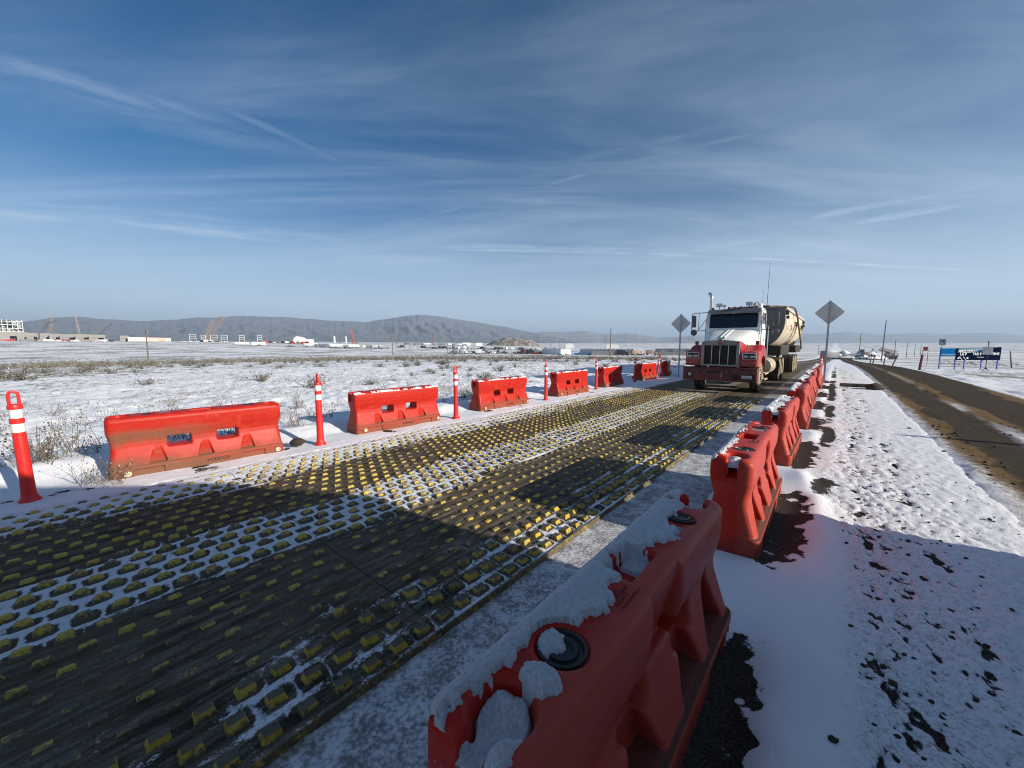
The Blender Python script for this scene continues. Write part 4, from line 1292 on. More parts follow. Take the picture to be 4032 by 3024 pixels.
    for x in (-.55, .50):
        mb = MB(); mb.box((x, 2.18, 3.235), (.21, .12, .13), bevel=.012); mb.cyl((x, 2.2, 3.08), (x, 2.2, 3.18), .014)
        wl = mb.build('work_lamp', M_MIRROR_BACK, cab)
        mb = MB(); mb.box((x, 2.118, 3.235), (.185, .006, .105)); mb.build('lamp_lens', M_LENS, wl)
        mb = MB(); mb.lathe([(.001, -.045), (.045, -.035), (.055, 0), (.03, .03), (.014, .25)], origin=(x + .17, 2.24, 3.20), axis='Y', seg=16); mb.cyl((x + .17, 2.3, 3.08), (x + .17, 2.3, 3.2), .014)
        mb.build('air_horn', M_STEEL, cab)
    mb = MB(); mb.cyl((.82, 2.55, 3.06), (.82, 2.55, 3.24), .085, seg=20); bc = mb.build('beacon', M_WHITE_PAINT, cab)
    mb = MB(); mb.tube([(.70 + .06 * math.cos(a), 2.5, 3.24 + .07 * math.sin(a)) for a in np.linspace(0, math.pi, 9)], .012); mb.build('beacon_guard', M_TBLACK, bc)
    mb = MB(); mb.tube([(1.06, 2.35, 2.28), (1.06, 2.36, 3.0), (1.07, 2.42, 4.72)], [.012, .011, .006], 6); mb.build('whip_antenna', M_TBLACK, cab)
    mb = MB(); mb.tube([(.86, 2.7, 3.1), (.87, 2.72, 3.75)], .005, 5); mb.build('antenna', M_TBLACK, cab)
    # stack
    mb = MB()
    mb.tube([(-1.17, 3.52, 2.90), (-1.17, 3.52, 3.62), (-1.175, 3.52, 3.70), (-1.21, 3.52, 3.79), (-1.27, 3.53, 3.87), (-1.30, 3.53, 3.90)], .068, 18, cap=False)
    st_ = mb.build('exhaust_stack', M_STEEL, P)
    mb = MB(); mb.cyl((-1.17, 3.52, 1.2), (-1.17, 3.52, 2.92), .115, seg=22)
    mb.build('muffler', M_DIRTY_DARK, st_)
    # tank, steps, mud flaps, fifth wheel
    for sx in (-1, 1):
        mb = MB()
        pr = [(.001, 0), (.30, .0), (.335, .03), (.345, .07), (.345, 1.28), (.335, 1.32), (.30, 1.35), (.001, 1.35)]
        mb.lathe(pr, origin=(sx * .86, 3.9, .80), axis='Y', seg=32)
        tk = mb.build('fuel_tank', M_TANKALU, P)
        mb = MB()
        for y in (4.15, 4.95): mb.lathe([(.347, -.03), (.353, -.025), (.353, .025), (.347, .03)], origin=(sx * .86, y, .80), axis='Y', seg=32)
        mb.build('tank_strap', M_DIRTY_DARK, tk)
        mb = MB(); mb.box((sx * .95, 2.75, .58), (.42, .9, .06)); mb.box((sx * .98, 2.75, .36), (.34, .8, .05)); mb.box((sx * .85, 2.75, .5), (.04, .8, .5))
        mb.build('cab_step', M_TANKALU, P)
        for y in (7.2, 8.55): wheel(P, sx * 1.02, y, .53, w=.27, dual=True, sx=sx)
        mb = MB(); mb.box((sx * .90, 6.50, .62), (.58, .014, .62)); mb.box((sx * .90, 9.25, .55), (.58, .014, .7))
        mb.build('mud_flap', M_TBLACK, P)
    mb = MB(); mb.box((0, 7.9, 1.16), (.9, 1.1, .12), bevel=.03); mb.box((0, 4.2, 1.15), (.7, 1.6, .3)); mb.build('fifth_wheel', M_TBLACK, P)
    mb = MB(); mb.box((0, 3.62, 1.9), (1.7, .06, 1.5)); mb.build('headache_rack', M_TBLACK, P)
build_tractor(truck)

# trailer: separate thing, coupled to the tractor
TR0 = 6.15                                  # bulkhead, in tractor coordinates
trailer = empty('side_dump_trailer', W(-3.12, 14.95 + TR0, gz1(*W(-3.12, 20)[:2]) + .02), ROAD, 'cream half round dump trailer coupled behind the tractor', 'trailer')
def wdt_thin(y): return y in (2.6, 9.4)
def build_trailer(P):
    LEN = 11.6
    TOPZ, HW = 3.36, 1.27
    def sect(k=1.0, dz=0.0, n=22):
        pts = [(-HW * k, TOPZ + dz)]
        for i in range(n + 1):
            a = math.pi + math.pi * i / n
            c, s_ = math.cos(a), math.sin(a)
            pts.append((HW * k * math.copysign(abs(c) ** .80, c), 2.86 + 1.32 * k * math.copysign(abs(s_) ** .92, s_)))
        pts.append((HW * k, TOPZ + dz))
        return pts
    mb = MB()
    o_, i_ = sect(), sect(.965)
    ring = lambda y: mb.ring([(x, y, z) for x, z in o_] + [(x, y, z) for x, z in i_[::-1]])
    mb.skin([ring(.06), ring(LEN)])
    tub = mb.build('tub', M_CREAM, P, angle=30)
    for nm, y0, y1 in (('bulkhead', 0, .06), ('tail_plate', LEN, LEN + .06)):
        mb = MB(); mb.prism([(x * 1.015, z + (.04 if z > 3 else -.02)) for x, z in sect()], y0, y1, 'Y'); mb.build(nm, M_BULK, tub)
    mb = MB()
    for sx in (-1, 1):
        mb.box((sx * (HW + .03), LEN / 2, TOPZ - .03), (.09, LEN - .1, .10), bevel=.015)
    mb.build('top_rail', M_CREAM, tub)
    for y in (.12, 5.1, 6.6, 11.5):
        mb = MB()
        so, si = sect(1.02 if wdt_thin(y) else 1.035), sect(1.0)
        wdt = .03 if y in (2.6, 9.4) else .10
        a = lambda yy: mb.ring([(x, yy, z) for x, z in so[1:-1]] + [(x, yy, z) for x, z in si[1:-1][::-1]])
        mb.skin([a(y - wdt), a(y + wdt)])
        mb.build('tub_hoop', M_CREAM, tub, angle=30)
    for y in (5.85, 10.6):                   # tipping cradles
        for yy in (y - .55, y + .55):
            mb = MB()
            mb.prism([(1.30, 2.95), (1.40, 2.9), (.75, 1.30), (.55, 1.30), (.60, 1.75), (1.05, 2.2)], yy - .05, yy + .05, 'Y')
            mb.build('tipping_cradle', M_DIRTY_DARK, P)
            mb = MB()
            mb.prism([(-1.30, 2.95), (-1.40, 2.9), (-.75, 1.30), (-.55, 1.30), (-.60, 1.75), (-1.05, 2.2)], yy - .05, yy + .05, 'Y')
            mb.build('tipping_cradle', M_DIRTY_DARK, P)
    M_STEN = material('faded_red_stencil', (0.33, 0.10, 0.06), .8)
    M_STEN2 = material('dark_stencil', (0.10, 0.08, 0.06), .8)
    t1 = text_mesh('side_lettering', 'SIDE', .42, M_STEN, .002)
    link('side_lettering', t1, tub, (1.292, 3.5, 2.55), (R(84), 0, R(90)))
    t2 = text_mesh('side_lettering', 'S\nI\nD\nE\nD\nU\nM\nP', .13, M_STEN2, .002)
    link('side_lettering', t2, tub, (1.285, .95, 2.62), (R(86), 0, R(90)))
    # clamps at the corners
    for y in (.35, LEN - .3):
        mb = MB(); mb.box((HW + .05, y, TOPZ - .22), (.14, .20, .20), bevel=.02); mb.cyl((HW + .02, y + .1, TOPZ - .42), (HW + .13, y + .1, TOPZ - .42), .07)
        mb.build('rail_clamp', M_TBLACK, tub)
    # tarp bow
    mb = MB()
    mb.tube([(-.9, .1, 3.44), (.6, .2, 3.46), (1.10, 2.6, 3.58), (1.28, 3.4, 3.60), (1.36, 3.75, 3.54), (1.42, 4.4, 3.25), (1.44, 8.6, 1.72), (1.44, 8.9, 1.45)], .042, 10)
    mb.build('tarp_arm', M_DIRTY_DARK, P)
    # frame boxes over the axles
    for (y0, y1) in ((-.4, 3.3), (7.6, 11.9)):
        mb = MB()
        mb.prism([(-1.25, 1.22), (1.25, 1.22), (1.25, 1.60), (1.0, 1.63), (.45, 1.78), (-.45, 1.78), (-1.0, 1.63), (-1.25, 1.60)], y0, y1, 'Y', .02)
        mb.build('frame_box', M_TBLACK, P)
        mb = MB()
        for sx in (-1, 1): mb.box((sx * 1.16, (y0 + y1) / 2, 1.64), (.22, y1 - y0, .03), rot=(0, sx * R(8), 0))
        mb.build('splash_plate', M_DIRTY_DARK, P)
    mb = MB(); mb.box((0, 5.6, 1.15), (.7, 11.5, .28)); mb.build('spine_beam', M_TBLACK, P)
    for y in (8.0, 9.25, 10.5):
        mb = MB(); mb.cyl((-1.0, y, .53), (1.0, y, .53), .09); mb.build('axle', M_TBLACK, P)
        for sx in (-1, 1): wheel(P, sx * 1.04, y, .53, w=.27, dual=True, sx=sx)
    mb = MB()
    for sx in (-1, 1): mb.box((sx * .6, 5.4, .8), (.14, .14, .75)); mb.box((sx * .6, 5.4, .42), (.3, .3, .03))
    mb.build('landing_leg', M_TBLACK, P)
build_trailer(trailer)

# ------------------------------------------------------------------ diamond sign posts, seen from behind
M_GALV = dusty('galvanised_post', (0.36, 0.36, 0.36), (0.28, 0.25, 0.2), 0.25, 0.45, 0.6, scale=6)
M_SIGNBACK = dusty('sign_back', (0.58, 0.57, 0.54), (0.26, 0.24, 0.21), 0.3, 0.5, 0.25, scale=3)
def diamond_sign(t, s, ztop, side, label, yaw=0):
    p = W(t, s); g = gz1(p.x, p.y)
    root = empty('diamond_sign', (p.x, p.y, g), ROAD + R(yaw), label, 'road sign', 'grey backs of diamond road signs')
    mb = MB()
    h = ztop - g
    # U-channel post
    mb.prism([(-.035, -.012), (.035, -.012), (.035, .016), (.028, .016), (.028, -.005), (-.028, -.005), (-.028, .016), (-.035, .016)], -.15, h - .01, 'Z')
    mb.build('post', M_GALV, root)
    mb = MB()
    hd = side * math.sqrt(2) / 2
    c = h - hd
    pts = []
    for k in range(4):
        a = math.pi / 2 * k + math.pi / 2
        for e in (-.10, 0, .10):
            rr = hd * (1 - .075) if e == 0 else hd * .955
            rr = hd * .965 if e == 0 else hd * .925
            pts.append((rr * math.cos(a + e), c + rr * math.sin(a + e)))
    mb.prism(pts, .018, .024, 'Y')
    mb.build('plate', M_SIGNBACK, root)
    mb = MB()
    for z in (c - hd * .5, c + hd * .5): mb.cyl((0, -.02, z), (0, -.012, z), .012, seg=8)
    mb.build('bolt', M_GALV, root)
    return root
diamond_sign(-.33, 22.0, 3.60, .735, 'tall diamond sign seen from behind beside the red barriers')
diamond_sign(-6.42, 21.6, 3.30, .72, 'diamond sign seen from behind across the lane, next to the truck mirror')

# ------------------------------------------------------------------ unseen shapes added to throw the big shade beside the camera
M_BLOCKER = dusty('blocker_panel', (0.62, 0.62, 0.60), (0.3, 0.26, 0.2), 0.25, 0.5)
M_BLOCKER_ROOF = dusty('blocker_roof', (0.30, 0.31, 0.32), (0.2, 0.18, 0.15), 0.3, 0.5)
def shade_blocker():  # unseen body, outline shaped to match the edge of the shade
    root = empty('shade_blocker', W(4.15, 0), ROAD, 'unseen added cabin with sloping roof standing on the verge beside the camera', 'blocker')
    mb = MB()
    mb.prism([(-6.5, .25), (3.10, .25), (3.10, 2.40), (2.45, 3.05), (.95, 3.80), (-.8, 3.84), (-.9, 4.25), (-6.5, 4.3)], -1.55, 1.55, 'X', .02)
    w = mb.build('wall', M_BLOCKER, root)
    mb = MB(); mb.prism([(3.16, 2.42), (2.47, 3.10), (.96, 3.86), (-.75, 3.90), (-.85, 4.31), (-6.6, 4.36), (-6.6, 4.30), (-.9, 4.25), (-.8, 3.84), (.95, 3.80), (2.45, 3.05), (3.1, 2.40)], -1.62, 1.62, 'X'); mb.build('roof', M_BLOCKER_ROOF, root)
    mb = MB(); mb.box((-1.565, -.6, 1.3), (.05, .95, 2.05)); d = mb.build('door', M_BLOCKER_ROOF, root)
    mb = MB(); mb.box((-1.60, -.95, 1.25), (.04, .12, .03)); mb.build('handle', M_CHROME, d)
    for y in (-4.4, 1.2):
        mb = MB(); mb.box((-1.56, y, 1.75), (.05, 1.1, .8)); f = mb.build('window', M_BLOCKER_ROOF, root)
        mb = MB(); mb.box((-1.59, y, 1.75), (.02, .98, .68)); mb.build('pane', M_GLASS, f)
    mb = MB()
    for y in (-6, -3, 0, 2.9): mb.box((0, y, .12), (2.8, .3, .3))
    mb.build('skid', M_TBLACK, root)
shade_blocker()
def occluder():  # unseen low box added for the lower part of the shade
    root = empty('shade_occluder', W(4.15, 0), ROAD, 'unseen added generator on two wheels with a raised nose', 'occluder')
    mb = MB(); mb.box((0, 4.20, 1.10), (1.9, 2.10, .80), bevel=.04); mb.box((0, 3.9, .9), (1.8, 1.4, .7)); b = mb.build('housing', M_BLOCKER_ROOF, root)
    mb = MB(); mb.box((-.2, 3.86, .42), (1.7, 1.9, .5)); mb.build('skirt', M_TBLACK, root)
    for sx in (-1, 1):
        mb = MB(); mb.lathe([(.18, -.1), (.30, -.11), (.34, -.07), (.34, .07), (.30, .11), (.18, .1)], origin=(sx * .95, 3.9, .34), axis='X', seg=24); mb.build('wheel', M_TYRE, root)
    mb = MB(); mb.box((-.7, 5.22, .45), (.06, .07, .9)); mb.box((-.7, 5.22, .02), (.2, .2, .04)); mb.build('jack_leg', M_GALV, root)
    mb = MB(); mb.box((-1.0, 4.4, 1.15), (.02, 1.2, .4)); mb.build('louvre', M_TBLACK, b)
occluder()
p = W(6.9, 11.2)  # unseen post added to cast the thin shadow across the road
rt = empty('shadow_post', (p.x, p.y, 0), ROAD, 'unseen marker board on a timber post past the edge of the road', 'caster')
mb = MB(); mb.box((0, 0, 1.1), (.09, .09, 2.2)); mb.build('post', M_DIRTY_DARK, rt)
mb = MB(); mb.box((0, -.06, 1.95), (.25, .02, .5)); mb.build('board', M_SIGNBACK, rt)

# ------------------------------------------------------------------ pixel bearings -> points on the land (photo measured at 2212 px)
FPX = 831.0
CP, SP = math.cos(R(PITCH)), math.sin(R(PITCH))
def bearing(px, py):
    u, v = px - 1106.0, 829.5 - py
    fw = FPX * CP + v * SP
    return u / fw, (v * CP - FPX * SP) / fw            # X and Z per metre of forward distance
def at(px, py, D):
    """point at forward distance D seen in that direction"""
    a, b = bearing(px, py)
    return Vector((a * D, D, EYE + b * D))
def ground_at(px, py, lo=6, hi=4000):
    """first point where the line of sight meets the land"""
    a, b = bearing(px, py)
    D = lo
    while D < hi:
        if EYE + b * D < gz1(a * D, D): break
        D *= 1.01
    return Vector((a * D, D, gz1(a * D, D)))
def on(px, D):
    a, _ = bearing(px, 745)
    return Vector((a * D, D, gz1(a * D, D)))
def mpp(D): return D / FPX                              # metres per photo pixel (2212) at distance D, near the axis

# ------------------------------------------------------------------ hills
def hill_mat(base, dark, snowc, sc):
    def f(nt, b):
        p = nt.pos()
        n = nt.noise(p, sc, 8, 0.62); n2 = nt.noise(p, sc * 7, 5, 0.65)
        nz = nt.xyz(nt.nor())[2]
        c = nt.mix(nt.step(nt.add(nt.mul(n, .6), nt.mul(n2, .4)), .40, .60), base, dark)
        c = nt.mix(nt.mul(nt.step(nt.add(n2, nt.mul(nt.sub(nz, .8), .8)), .48, .66), .55), c, snowc)
        nt.put(b.inputs['Base Color'], c)
        b.inputs['Roughness'].default_value = .95
        b.inputs['Specular IOR Level'].default_value = .05
        nt.put(b.inputs['Normal'], nt.bump(n2, .35, 20.0))
    return f
M_HILL1 = material('juniper_hill', build=hill_mat((.115, .112, .118), (.055, .062, .075), (.26, .28, .32), .0035))
M_HILL2 = material('pale_hill', build=hill_mat((.22, .19, .17), (.13, .125, .13), (.40, .40, .41), .0028))
SKY1 = [(-330, 712), (-150, 702), (0, 699), (55, 695), (114, 686), (167, 683), (208, 688), (295, 692.6), (323, 693), (382, 690), (427, 685), (465, 686), (486, 683), (545, 682), (572, 683.5), (625, 685), (659, 688), (694, 690.5), (729, 693), (767, 694), (786, 695.6), (817, 691), (852, 686), (880, 681.6), (905, 679), (928, 680.6), (956, 684), (990, 689.6), (1025, 694.6), (1060, 701), (1095, 706.6), (1147, 718), (1172, 722), (1230, 734), (1290, 744)]
SKY2 = [(1040, 748), (1110, 728), (1147, 719), (1181, 716), (1216, 717), (1250, 715), (1268, 715), (1285, 719), (1303, 722), (1330, 721), (1355, 719.5), (1390, 724), (1424, 729), (1459, 727.5), (1500, 724), (1560, 728), (1640, 738), (1720, 746)]
SKY3 = [(1330, 745), (1420, 734), (1480, 727), (1560, 722), (1650, 721), (1720, 722), (1792, 720), (1823, 716.6), (1858, 718.7), (1910, 722.4), (1961, 720), (2003, 719), (2044, 722.4), (2095, 718.7), (2137, 718.7), (2168, 719.7), (2212, 725), (2330, 722), (2600, 733), (3300, 730)]
def hills(sky, R0, R1, mat, label, seed, rough):
    px = np.array([a for a, _ in sky], float); py = np.array([b for _, b in sky], float)
    ta, tz = np.array([bearing(a, b) for a, b in sky]).T
    az = np.arctan(ta); el = tz * np.cos(az)                  # height per metre of ground range
    n = 900; m = 46
    A = np.linspace(az[0], az[-1], n)
    E = np.interp(A, az, el)
    E = E + (fbm(A * 160, A * 0 + seed, 4, seed) - .5) * .0022 * rough
    rows = []
    for j in range(m):
        k = j / (m - 1)
        rr = R0 + (R1 - R0) * k if k <= .8 else None
        rr = R0 + (R1 - R0) * min(k / .82, 1.0) + max(0, k - .82) * (R1 - R0) * 1.6
        x = rr * np.sin(A); y = rr * np.cos(A)
        ridge = EYE + E * R1
        base = 8.0
        q = min(k / .82, 1.0)
        shape = q ** 1.5
        spur = np.abs(fbm(A * 22 + q * 2.0, A * 5 + q * 4.5, 4, seed + 7) - .5) * 2
        spur2 = fbm(A * 60 + q * 3, A * 9 + q * 11, 4, seed + 9) - .5
        z = base + (ridge - base) * shape * (1 + (spur - .3) * 1.3 * (1 - q) * (q > 0) + spur2 * .5 * (1 - q))
        if q >= 1.0:
            z = ridge - (k - .82) / .18 * (ridge - base) * .8
        if j == 0: z = np.full(n, -30.0)
        rows.append(np.stack([x, y, z], -1))
    V = np.array(rows).reshape(-1, 3)
    me = mesh_np('hills', V, grid_faces(m, n)[:, ::-1], mat)
    o = link('hills', me)
    tag(o, label, None, None, 'structure')
hills(SKY1, 3400, 5600, M_HILL1, 'long dark juniper covered ridge beyond the plain', 3, 1.0)
hills(SKY2, 5200, 7600, M_HILL2, 'pale bare hills beyond the arched sheds', 5, 1.0)
hills(SKY3, 8500, 12000, M_HILL2, 'hazy far hills beyond the billboard', 9, .7)

# ------------------------------------------------------------------ sagebrush and weeds
def leaf_mat(a, b_):
    return lambda nt, b: (nt.put(b.inputs['Base Color'], nt.mix(nt.noise(nt.pos(), 9, 3), a, b_)), nt.put(b.inputs['Roughness'], .9))
M_SAGE = material('sage_leaf', build=leaf_mat((.060, .058, .038), (.150, .142, .105)))
M_TWIG = material('dry_twig', build=leaf_mat((.080, .058, .036), (.20, .155, .095)))
M_STRAW = material('dry_straw', build=leaf_mat((.12, .10, .07), (.25, .21, .15)))
def bush_mesh(name, seed, ntw, nleaf, hgt, wid, snow=0.15):
    rng = np.random.default_rng(seed)
    V, F, MI = [], [], []
    def quad(p, d, w, n, mi):
        i = len(V)
        a = p - w * .5; V.extend([p - w, p + w, p + d + w * .3, p + d - w * .3]); F.append([i, i + 1, i + 2, i + 3]); MI.append(mi)
    for _ in range(ntw):
        a = rng.uniform(0, 2 * math.pi); tilt = abs(rng.normal(0, .75))
        L = hgt * rng.uniform(.6, 1.15) / max(.45, math.cos(min(tilt, 1.1)))
        p = np.array([rng.normal(0, .05), rng.normal(0, .05), -.03])
        d = np.array([math.cos(a) * math.sin(tilt) * wid / hgt, math.sin(a) * math.sin(tilt) * wid / hgt, math.cos(tilt)])
        segs = 4
        for k in range(segs):
            dd = (d + rng.normal(0, .22, 3)) * L / segs
            w = np.cross(dd, rng.normal(0, 1, 3)); w = w / (np.linalg.norm(w) + 1e-9) * hgt * .010 * (1.4 - k * .28)
            quad(p, dd, w, None, 1)
            if k >= 1:
                for _l in range(int(nleaf / ntw / 3) + 1):
                    q = p + dd * rng.uniform(0, 1) + rng.normal(0, .05 * hgt, 3)
                    l = rng.normal(0, 1, 3); l[2] = abs(l[2]) + .3; l = l / np.linalg.norm(l) * hgt * rng.uniform(.05, .11)
                    w2 = np.cross(l, rng.normal(0, 1, 3)); w2 = w2 / (np.linalg.norm(w2) + 1e-9) * hgt * rng.uniform(.014, .030)
                    quad(q, l, w2, None, 2 if rng.uniform() < snow and q[2] > hgt * .3 else 0)
            p = p + dd
    return mesh_np(name, np.array(V), np.array(F), [M_SAGE, M_TWIG, M_SNOW], smooth=False, matidx=np.array(MI))
SAGE = [bush_mesh('sagebrush', 10 + i, 34, 900, .55, .62, .10) for i in range(4)]
rng = np.random.default_rng(5)
def sage(x, y, sc, lab, grp):
    o = link('sagebrush', SAGE[rng.integers(0, 4)])
    dz = 0.0
    o.location = (x, y, gz1(x, y) + .05)
    o.rotation_euler = (0, 0, rng.uniform(0, 6.28))
    o.scale = (sc * rng.uniform(.85, 1.3), sc * rng.uniform(.85, 1.3), sc * rng.uniform(.7, 1.0))
    tag(o, lab, 'shrub', grp)
# shrubs the photo shows one by one: (px, py of the foot, size in px)
for (px, py, w, lab) in ((890, 818, 26, 'dark round sagebrush on open snow, near the third delineator post'),
                         (850, 830, 26, 'sagebrush above the first clean barrier, left of the round one'),
                         (1080, 808, 32, 'sagebrush capped with snow behind the barrier row'),
                         (1152, 833, 18, 'small sagebrush beside the end of the third orange barrier'),
                         (680, 846, 52, 'wide low sagebrush by the second delineator post'),
                         (800, 840, 40, 'twiggy sagebrush over the top of the clean barrier'),
                         (48, 828, 34, 'dark sagebrush behind the nearest delineator post'),
                         (320, 838, 30, 'grey sagebrush alone on the snow above the muddy barrier'),
                         (565, 830, 40, 'grey sagebrush above the end of the muddy barrier')):
    g = ground_at(px, py)
    sage(g.x, g.y, w * mpp(g.y) * math.hypot(1, g.x / g.y) / .95, lab, 'single shrubs on the snow')
cnt = 0
while cnt < 285:
    az = R(rng.uniform(-54, 27)); r = rng.uniform(17 ** .5, 95 ** .5) ** 2
    x, y = r * math.sin(az), r * math.cos(az)
    t, s = C40 * x - S40 * y, S40 * x + C40 * y
    if t > -9.5: continue
    if fbm(np.array([x * .06]), np.array([y * .06]), 3, 77)[0] < .47 + (.10 if r < 30 else 0): continue
    sage(x, y, rng.uniform(.45, 1.05) * (1 if r > 28 else .75), 'grey sagebrush among many scattered over the snowy plain', 'sagebrush scattered over the plain')
    cnt += 1
cnt = 0
while cnt < 14:                                            # verge right of the dirt road
    t, s = rng.uniform(6.5, 22), rng.uniform(16, 60)
    p = W(t, s)
    if .98 < p.x / max(p.y, .1) < 1.42 and p.y > 20: continue
    sage(p.x, p.y, rng.uniform(.6, 1.1), 'twiggy sagebrush on the snow right of the dirt road', 'sagebrush right of the dirt road')
    cnt += 1
def mass(name, n, rlo, rhi, azlo, azhi, seed, scale, label, thr, mat, quads=16, hh=.5, thin=1.0):
    """far growth too dense to count: one mesh of small leafy clumps"""
    rg = np.random.default_rng(seed)
    V, F = [], []
    pts = []
    while len(pts) < n:
        az = np.radians(rg.uniform(azlo, azhi, 4000)); r = np.exp(rg.uniform(math.log(rlo), math.log(rhi), 4000))
        x = r * np.sin(az); y = r * np.cos(az)
        t = C40 * x - S40 * y
        k = (fbm(x * .018, y * .018, 4, 78) > thr) & ((t < -10) | (t > 7))
        k &= fbm(x * .16, y * .16, 3, 79) > .44
        pts.extend(zip(x[k], y[k]))
    pts = np.array(pts[:n]); g = gz(pts[:, 0], pts[:, 1])
    P = np.repeat(np.column_stack([pts, g]), quads, 0); N = len(P)
    sc = np.repeat(rg.uniform(.6, 1.3, n) * scale, quads)
    c = P + np.column_stack([rg.normal(0, .30, N) * sc, rg.normal(0, .30, N) * sc, np.abs(rg.normal(.16, .14, N)) * sc * hh * 2])
    d = rg.normal(0, 1, (N, 3)); d[:, 2] = np.abs(d[:, 2]); d /= np.linalg.norm(d, axis=1)[:, None]
    w = np.cross(d, rg.normal(0, 1, (N, 3))); w /= np.linalg.norm(w, axis=1)[:, None]
    d *= (sc * rg.uniform(.10, .26, N))[:, None]; w *= (thin * sc * rg.uniform(.03, .09, N))[:, None]
    V = np.stack([c - w - d, c + w - d, c + w * .4 + d, c - w * .4 + d], 1).reshape(-1, 3)
    F = np.arange(N * 4).reshape(-1, 4)
    o = link(name, mesh_np(name, V, F, mat, smooth=False))
    tag(o, label, None, None, 'stuff')
M_SAGEFAR = material('frosted_sage', build=leaf_mat((.10, .095, .075), (.26, .25, .215)))
mass('sagebrush_cover', 4200, 60, 800, -56, 22, 31, .85, 'far sagebrush thickets reading as dark bands over the plain', .47, M_SAGEFAR)
mass('sagebrush_cover', 160, 60, 300, 48, 62, 32, .6, 'sagebrush cover beyond the dirt road and the billboard', .40, M_SAGEFAR)
mass('dry_grass', 9000, 13, 130, -56, 24, 33, .36, 'dead grass tufts poking out of the snow across the plain', .40, M_STRAW, quads=9, hh=.6, thin=.22)

# dead weeds next to the mats
def weed_mesh(name, seed, n, hgt):
    rg = np.random.default_rng(seed)
    mb = MB()
    for _ in range(n):
        p = Vector((rg.normal(0, .10), rg.normal(0, .10), -.02))
        d = Vector((rg.normal(0, .45), rg.normal(0, .45), 1)).normalized()
        L = hgt * rg.uniform(.5, 1.1)
        pts = [p]
        for k in range(4):
            d = (d + Vector(rg.normal(0, .18, 3)) * .8).normalized()
            pts.append(pts[-1] + d * L / 4)
        mb.mi = 0
        mb.tube(pts, [.0042, .0038, .0032, .0026, .0018], 4, cap=False)
        for q in pts[2:]:
            if rg.uniform() < .75:
                e = (d + Vector(rg.normal(0, .7, 3))).normalized() * L * .22
                mb.mi = 0; mb.tube([q, q + e], [.0022, .0014], 3, cap=False)
                mb.mi = 1 if rg.uniform() < .72 else 2
                mb.ball(q + e, rg.uniform(.007, .014), 6, (1, 1, 1.2))
    return mb.mesh(name, [M_TWIG, M_SAGE, M_SNOW], fix=False)
WEED = [weed_mesh('dead_weed', 60 + i, 15, .55) for i in range(4)]
def weed(t, s, sc):
    p = W(t, s)
    o = link('dead_weed', WEED[rng.integers(0, 4)])
    tt = np.array([[t]]); sz = np.array([[s]])
    nz_ = near_ground(tt, sz, np.array([[p.length]]))[0][0, 0]
    o.location = (p.x, p.y, gz1(p.x, p.y) + nz_)
    o.rotation_euler = (0, 0, rng.uniform(0, 6.28)); o.scale = (sc, sc, sc * rng.uniform(.8, 1.1))
    tag(o, 'dead weed stalk standing in the snow behind the nearest delineator post and barriers', 'dead weed', 'dead weeds along the snowy bank')
cnt = 0
while cnt < 115:
    t, s = -7.9 - abs(rng.normal(0, 1.9)), rng.uniform(-2.8, 9.5)
    if s > 3 and rng.uniform() < .45: continue
    weed(t, s, rng.uniform(.45, 1.0) * (1 if s < 3 else .8)); cnt += 1
for (t, s, sc) in ((-6.75, .28, .55), (-6.6, .38, .5), (-6.85, .14, .6)):
    weed(t, s, sc)

# loose stones, clods
def stone_mesh(seed):
    rg = np.random.default_rng(seed)
    mb = MB(); mb.ball((0, 0, 0), 1.0, 10, (1, .75, .5))
    for v in mb.bm.verts:
        v.co *= 1 + float(fbm(np.array([v.co.x * 1.6 + seed]), np.array([v.co.y * 1.6 + v.co.z * 2.1]), 3, seed)[0] - .5) * .9
    return mb.mesh('clod', M_CLOD, angle=180)
M_CLOD = material('dark_clod', build=lambda nt, b: (nt.put(b.inputs['Base Color'], nt.mix(nt.noise(nt.obj(), 3, 4), (.018, .014, .011), (.065, .05, .036))), nt.put(b.inputs['Roughness'], .95)))
CL = [stone_mesh(3 + i) for i in range(4)]
cl_spots = [(.10, 2.0, .022), (-.02, 1.47, .026), (.12, 1.62, .016), (.34, 1.55, .020), (.62, 1.9, .018), (.98, 2.15, .026), (.25, 1.3, .03), (.70, 1.42, .035), (1.05, 1.6, .022), (.33, 2.6, .02)]
for t, s in zip(rng.uniform(.15, 1.5, 90), rng.uniform(1.4, 7.5, 90)): cl_spots.append((t, s, rng.uniform(.008, .020)))
for t, s in zip(rng.normal(1.75, .22, 60), rng.uniform(3.5, 12, 60)): cl_spots.append((t, s, rng.uniform(.012, .034)))
for t, s in zip(rng.normal(2.85, .2, 50), rng.uniform(4, 14, 50)): cl_spots.append((t, s, rng.uniform(.012, .03)))
for t, s, q in cl_spots:
    p = W(t, s)
    o = link('clod', CL[rng.integers(0, 4)])
    nz_ = float(near_ground(np.array([[t]]), np.array([[s]]), np.array([[p.length]]))[0][0, 0])
    if t > 1.45: nz_ = .02
    o.location = (p.x, p.y, gz1(p.x, p.y) + nz_ + q * .25); o.scale = (q, q, q); o.rotation_euler = (0, 0, rng.uniform(0, 6.28))
    tag(o, 'dark dirt clod lying on the verge snow or the dirt road', 'clod', 'dirt clods on the verge and road')

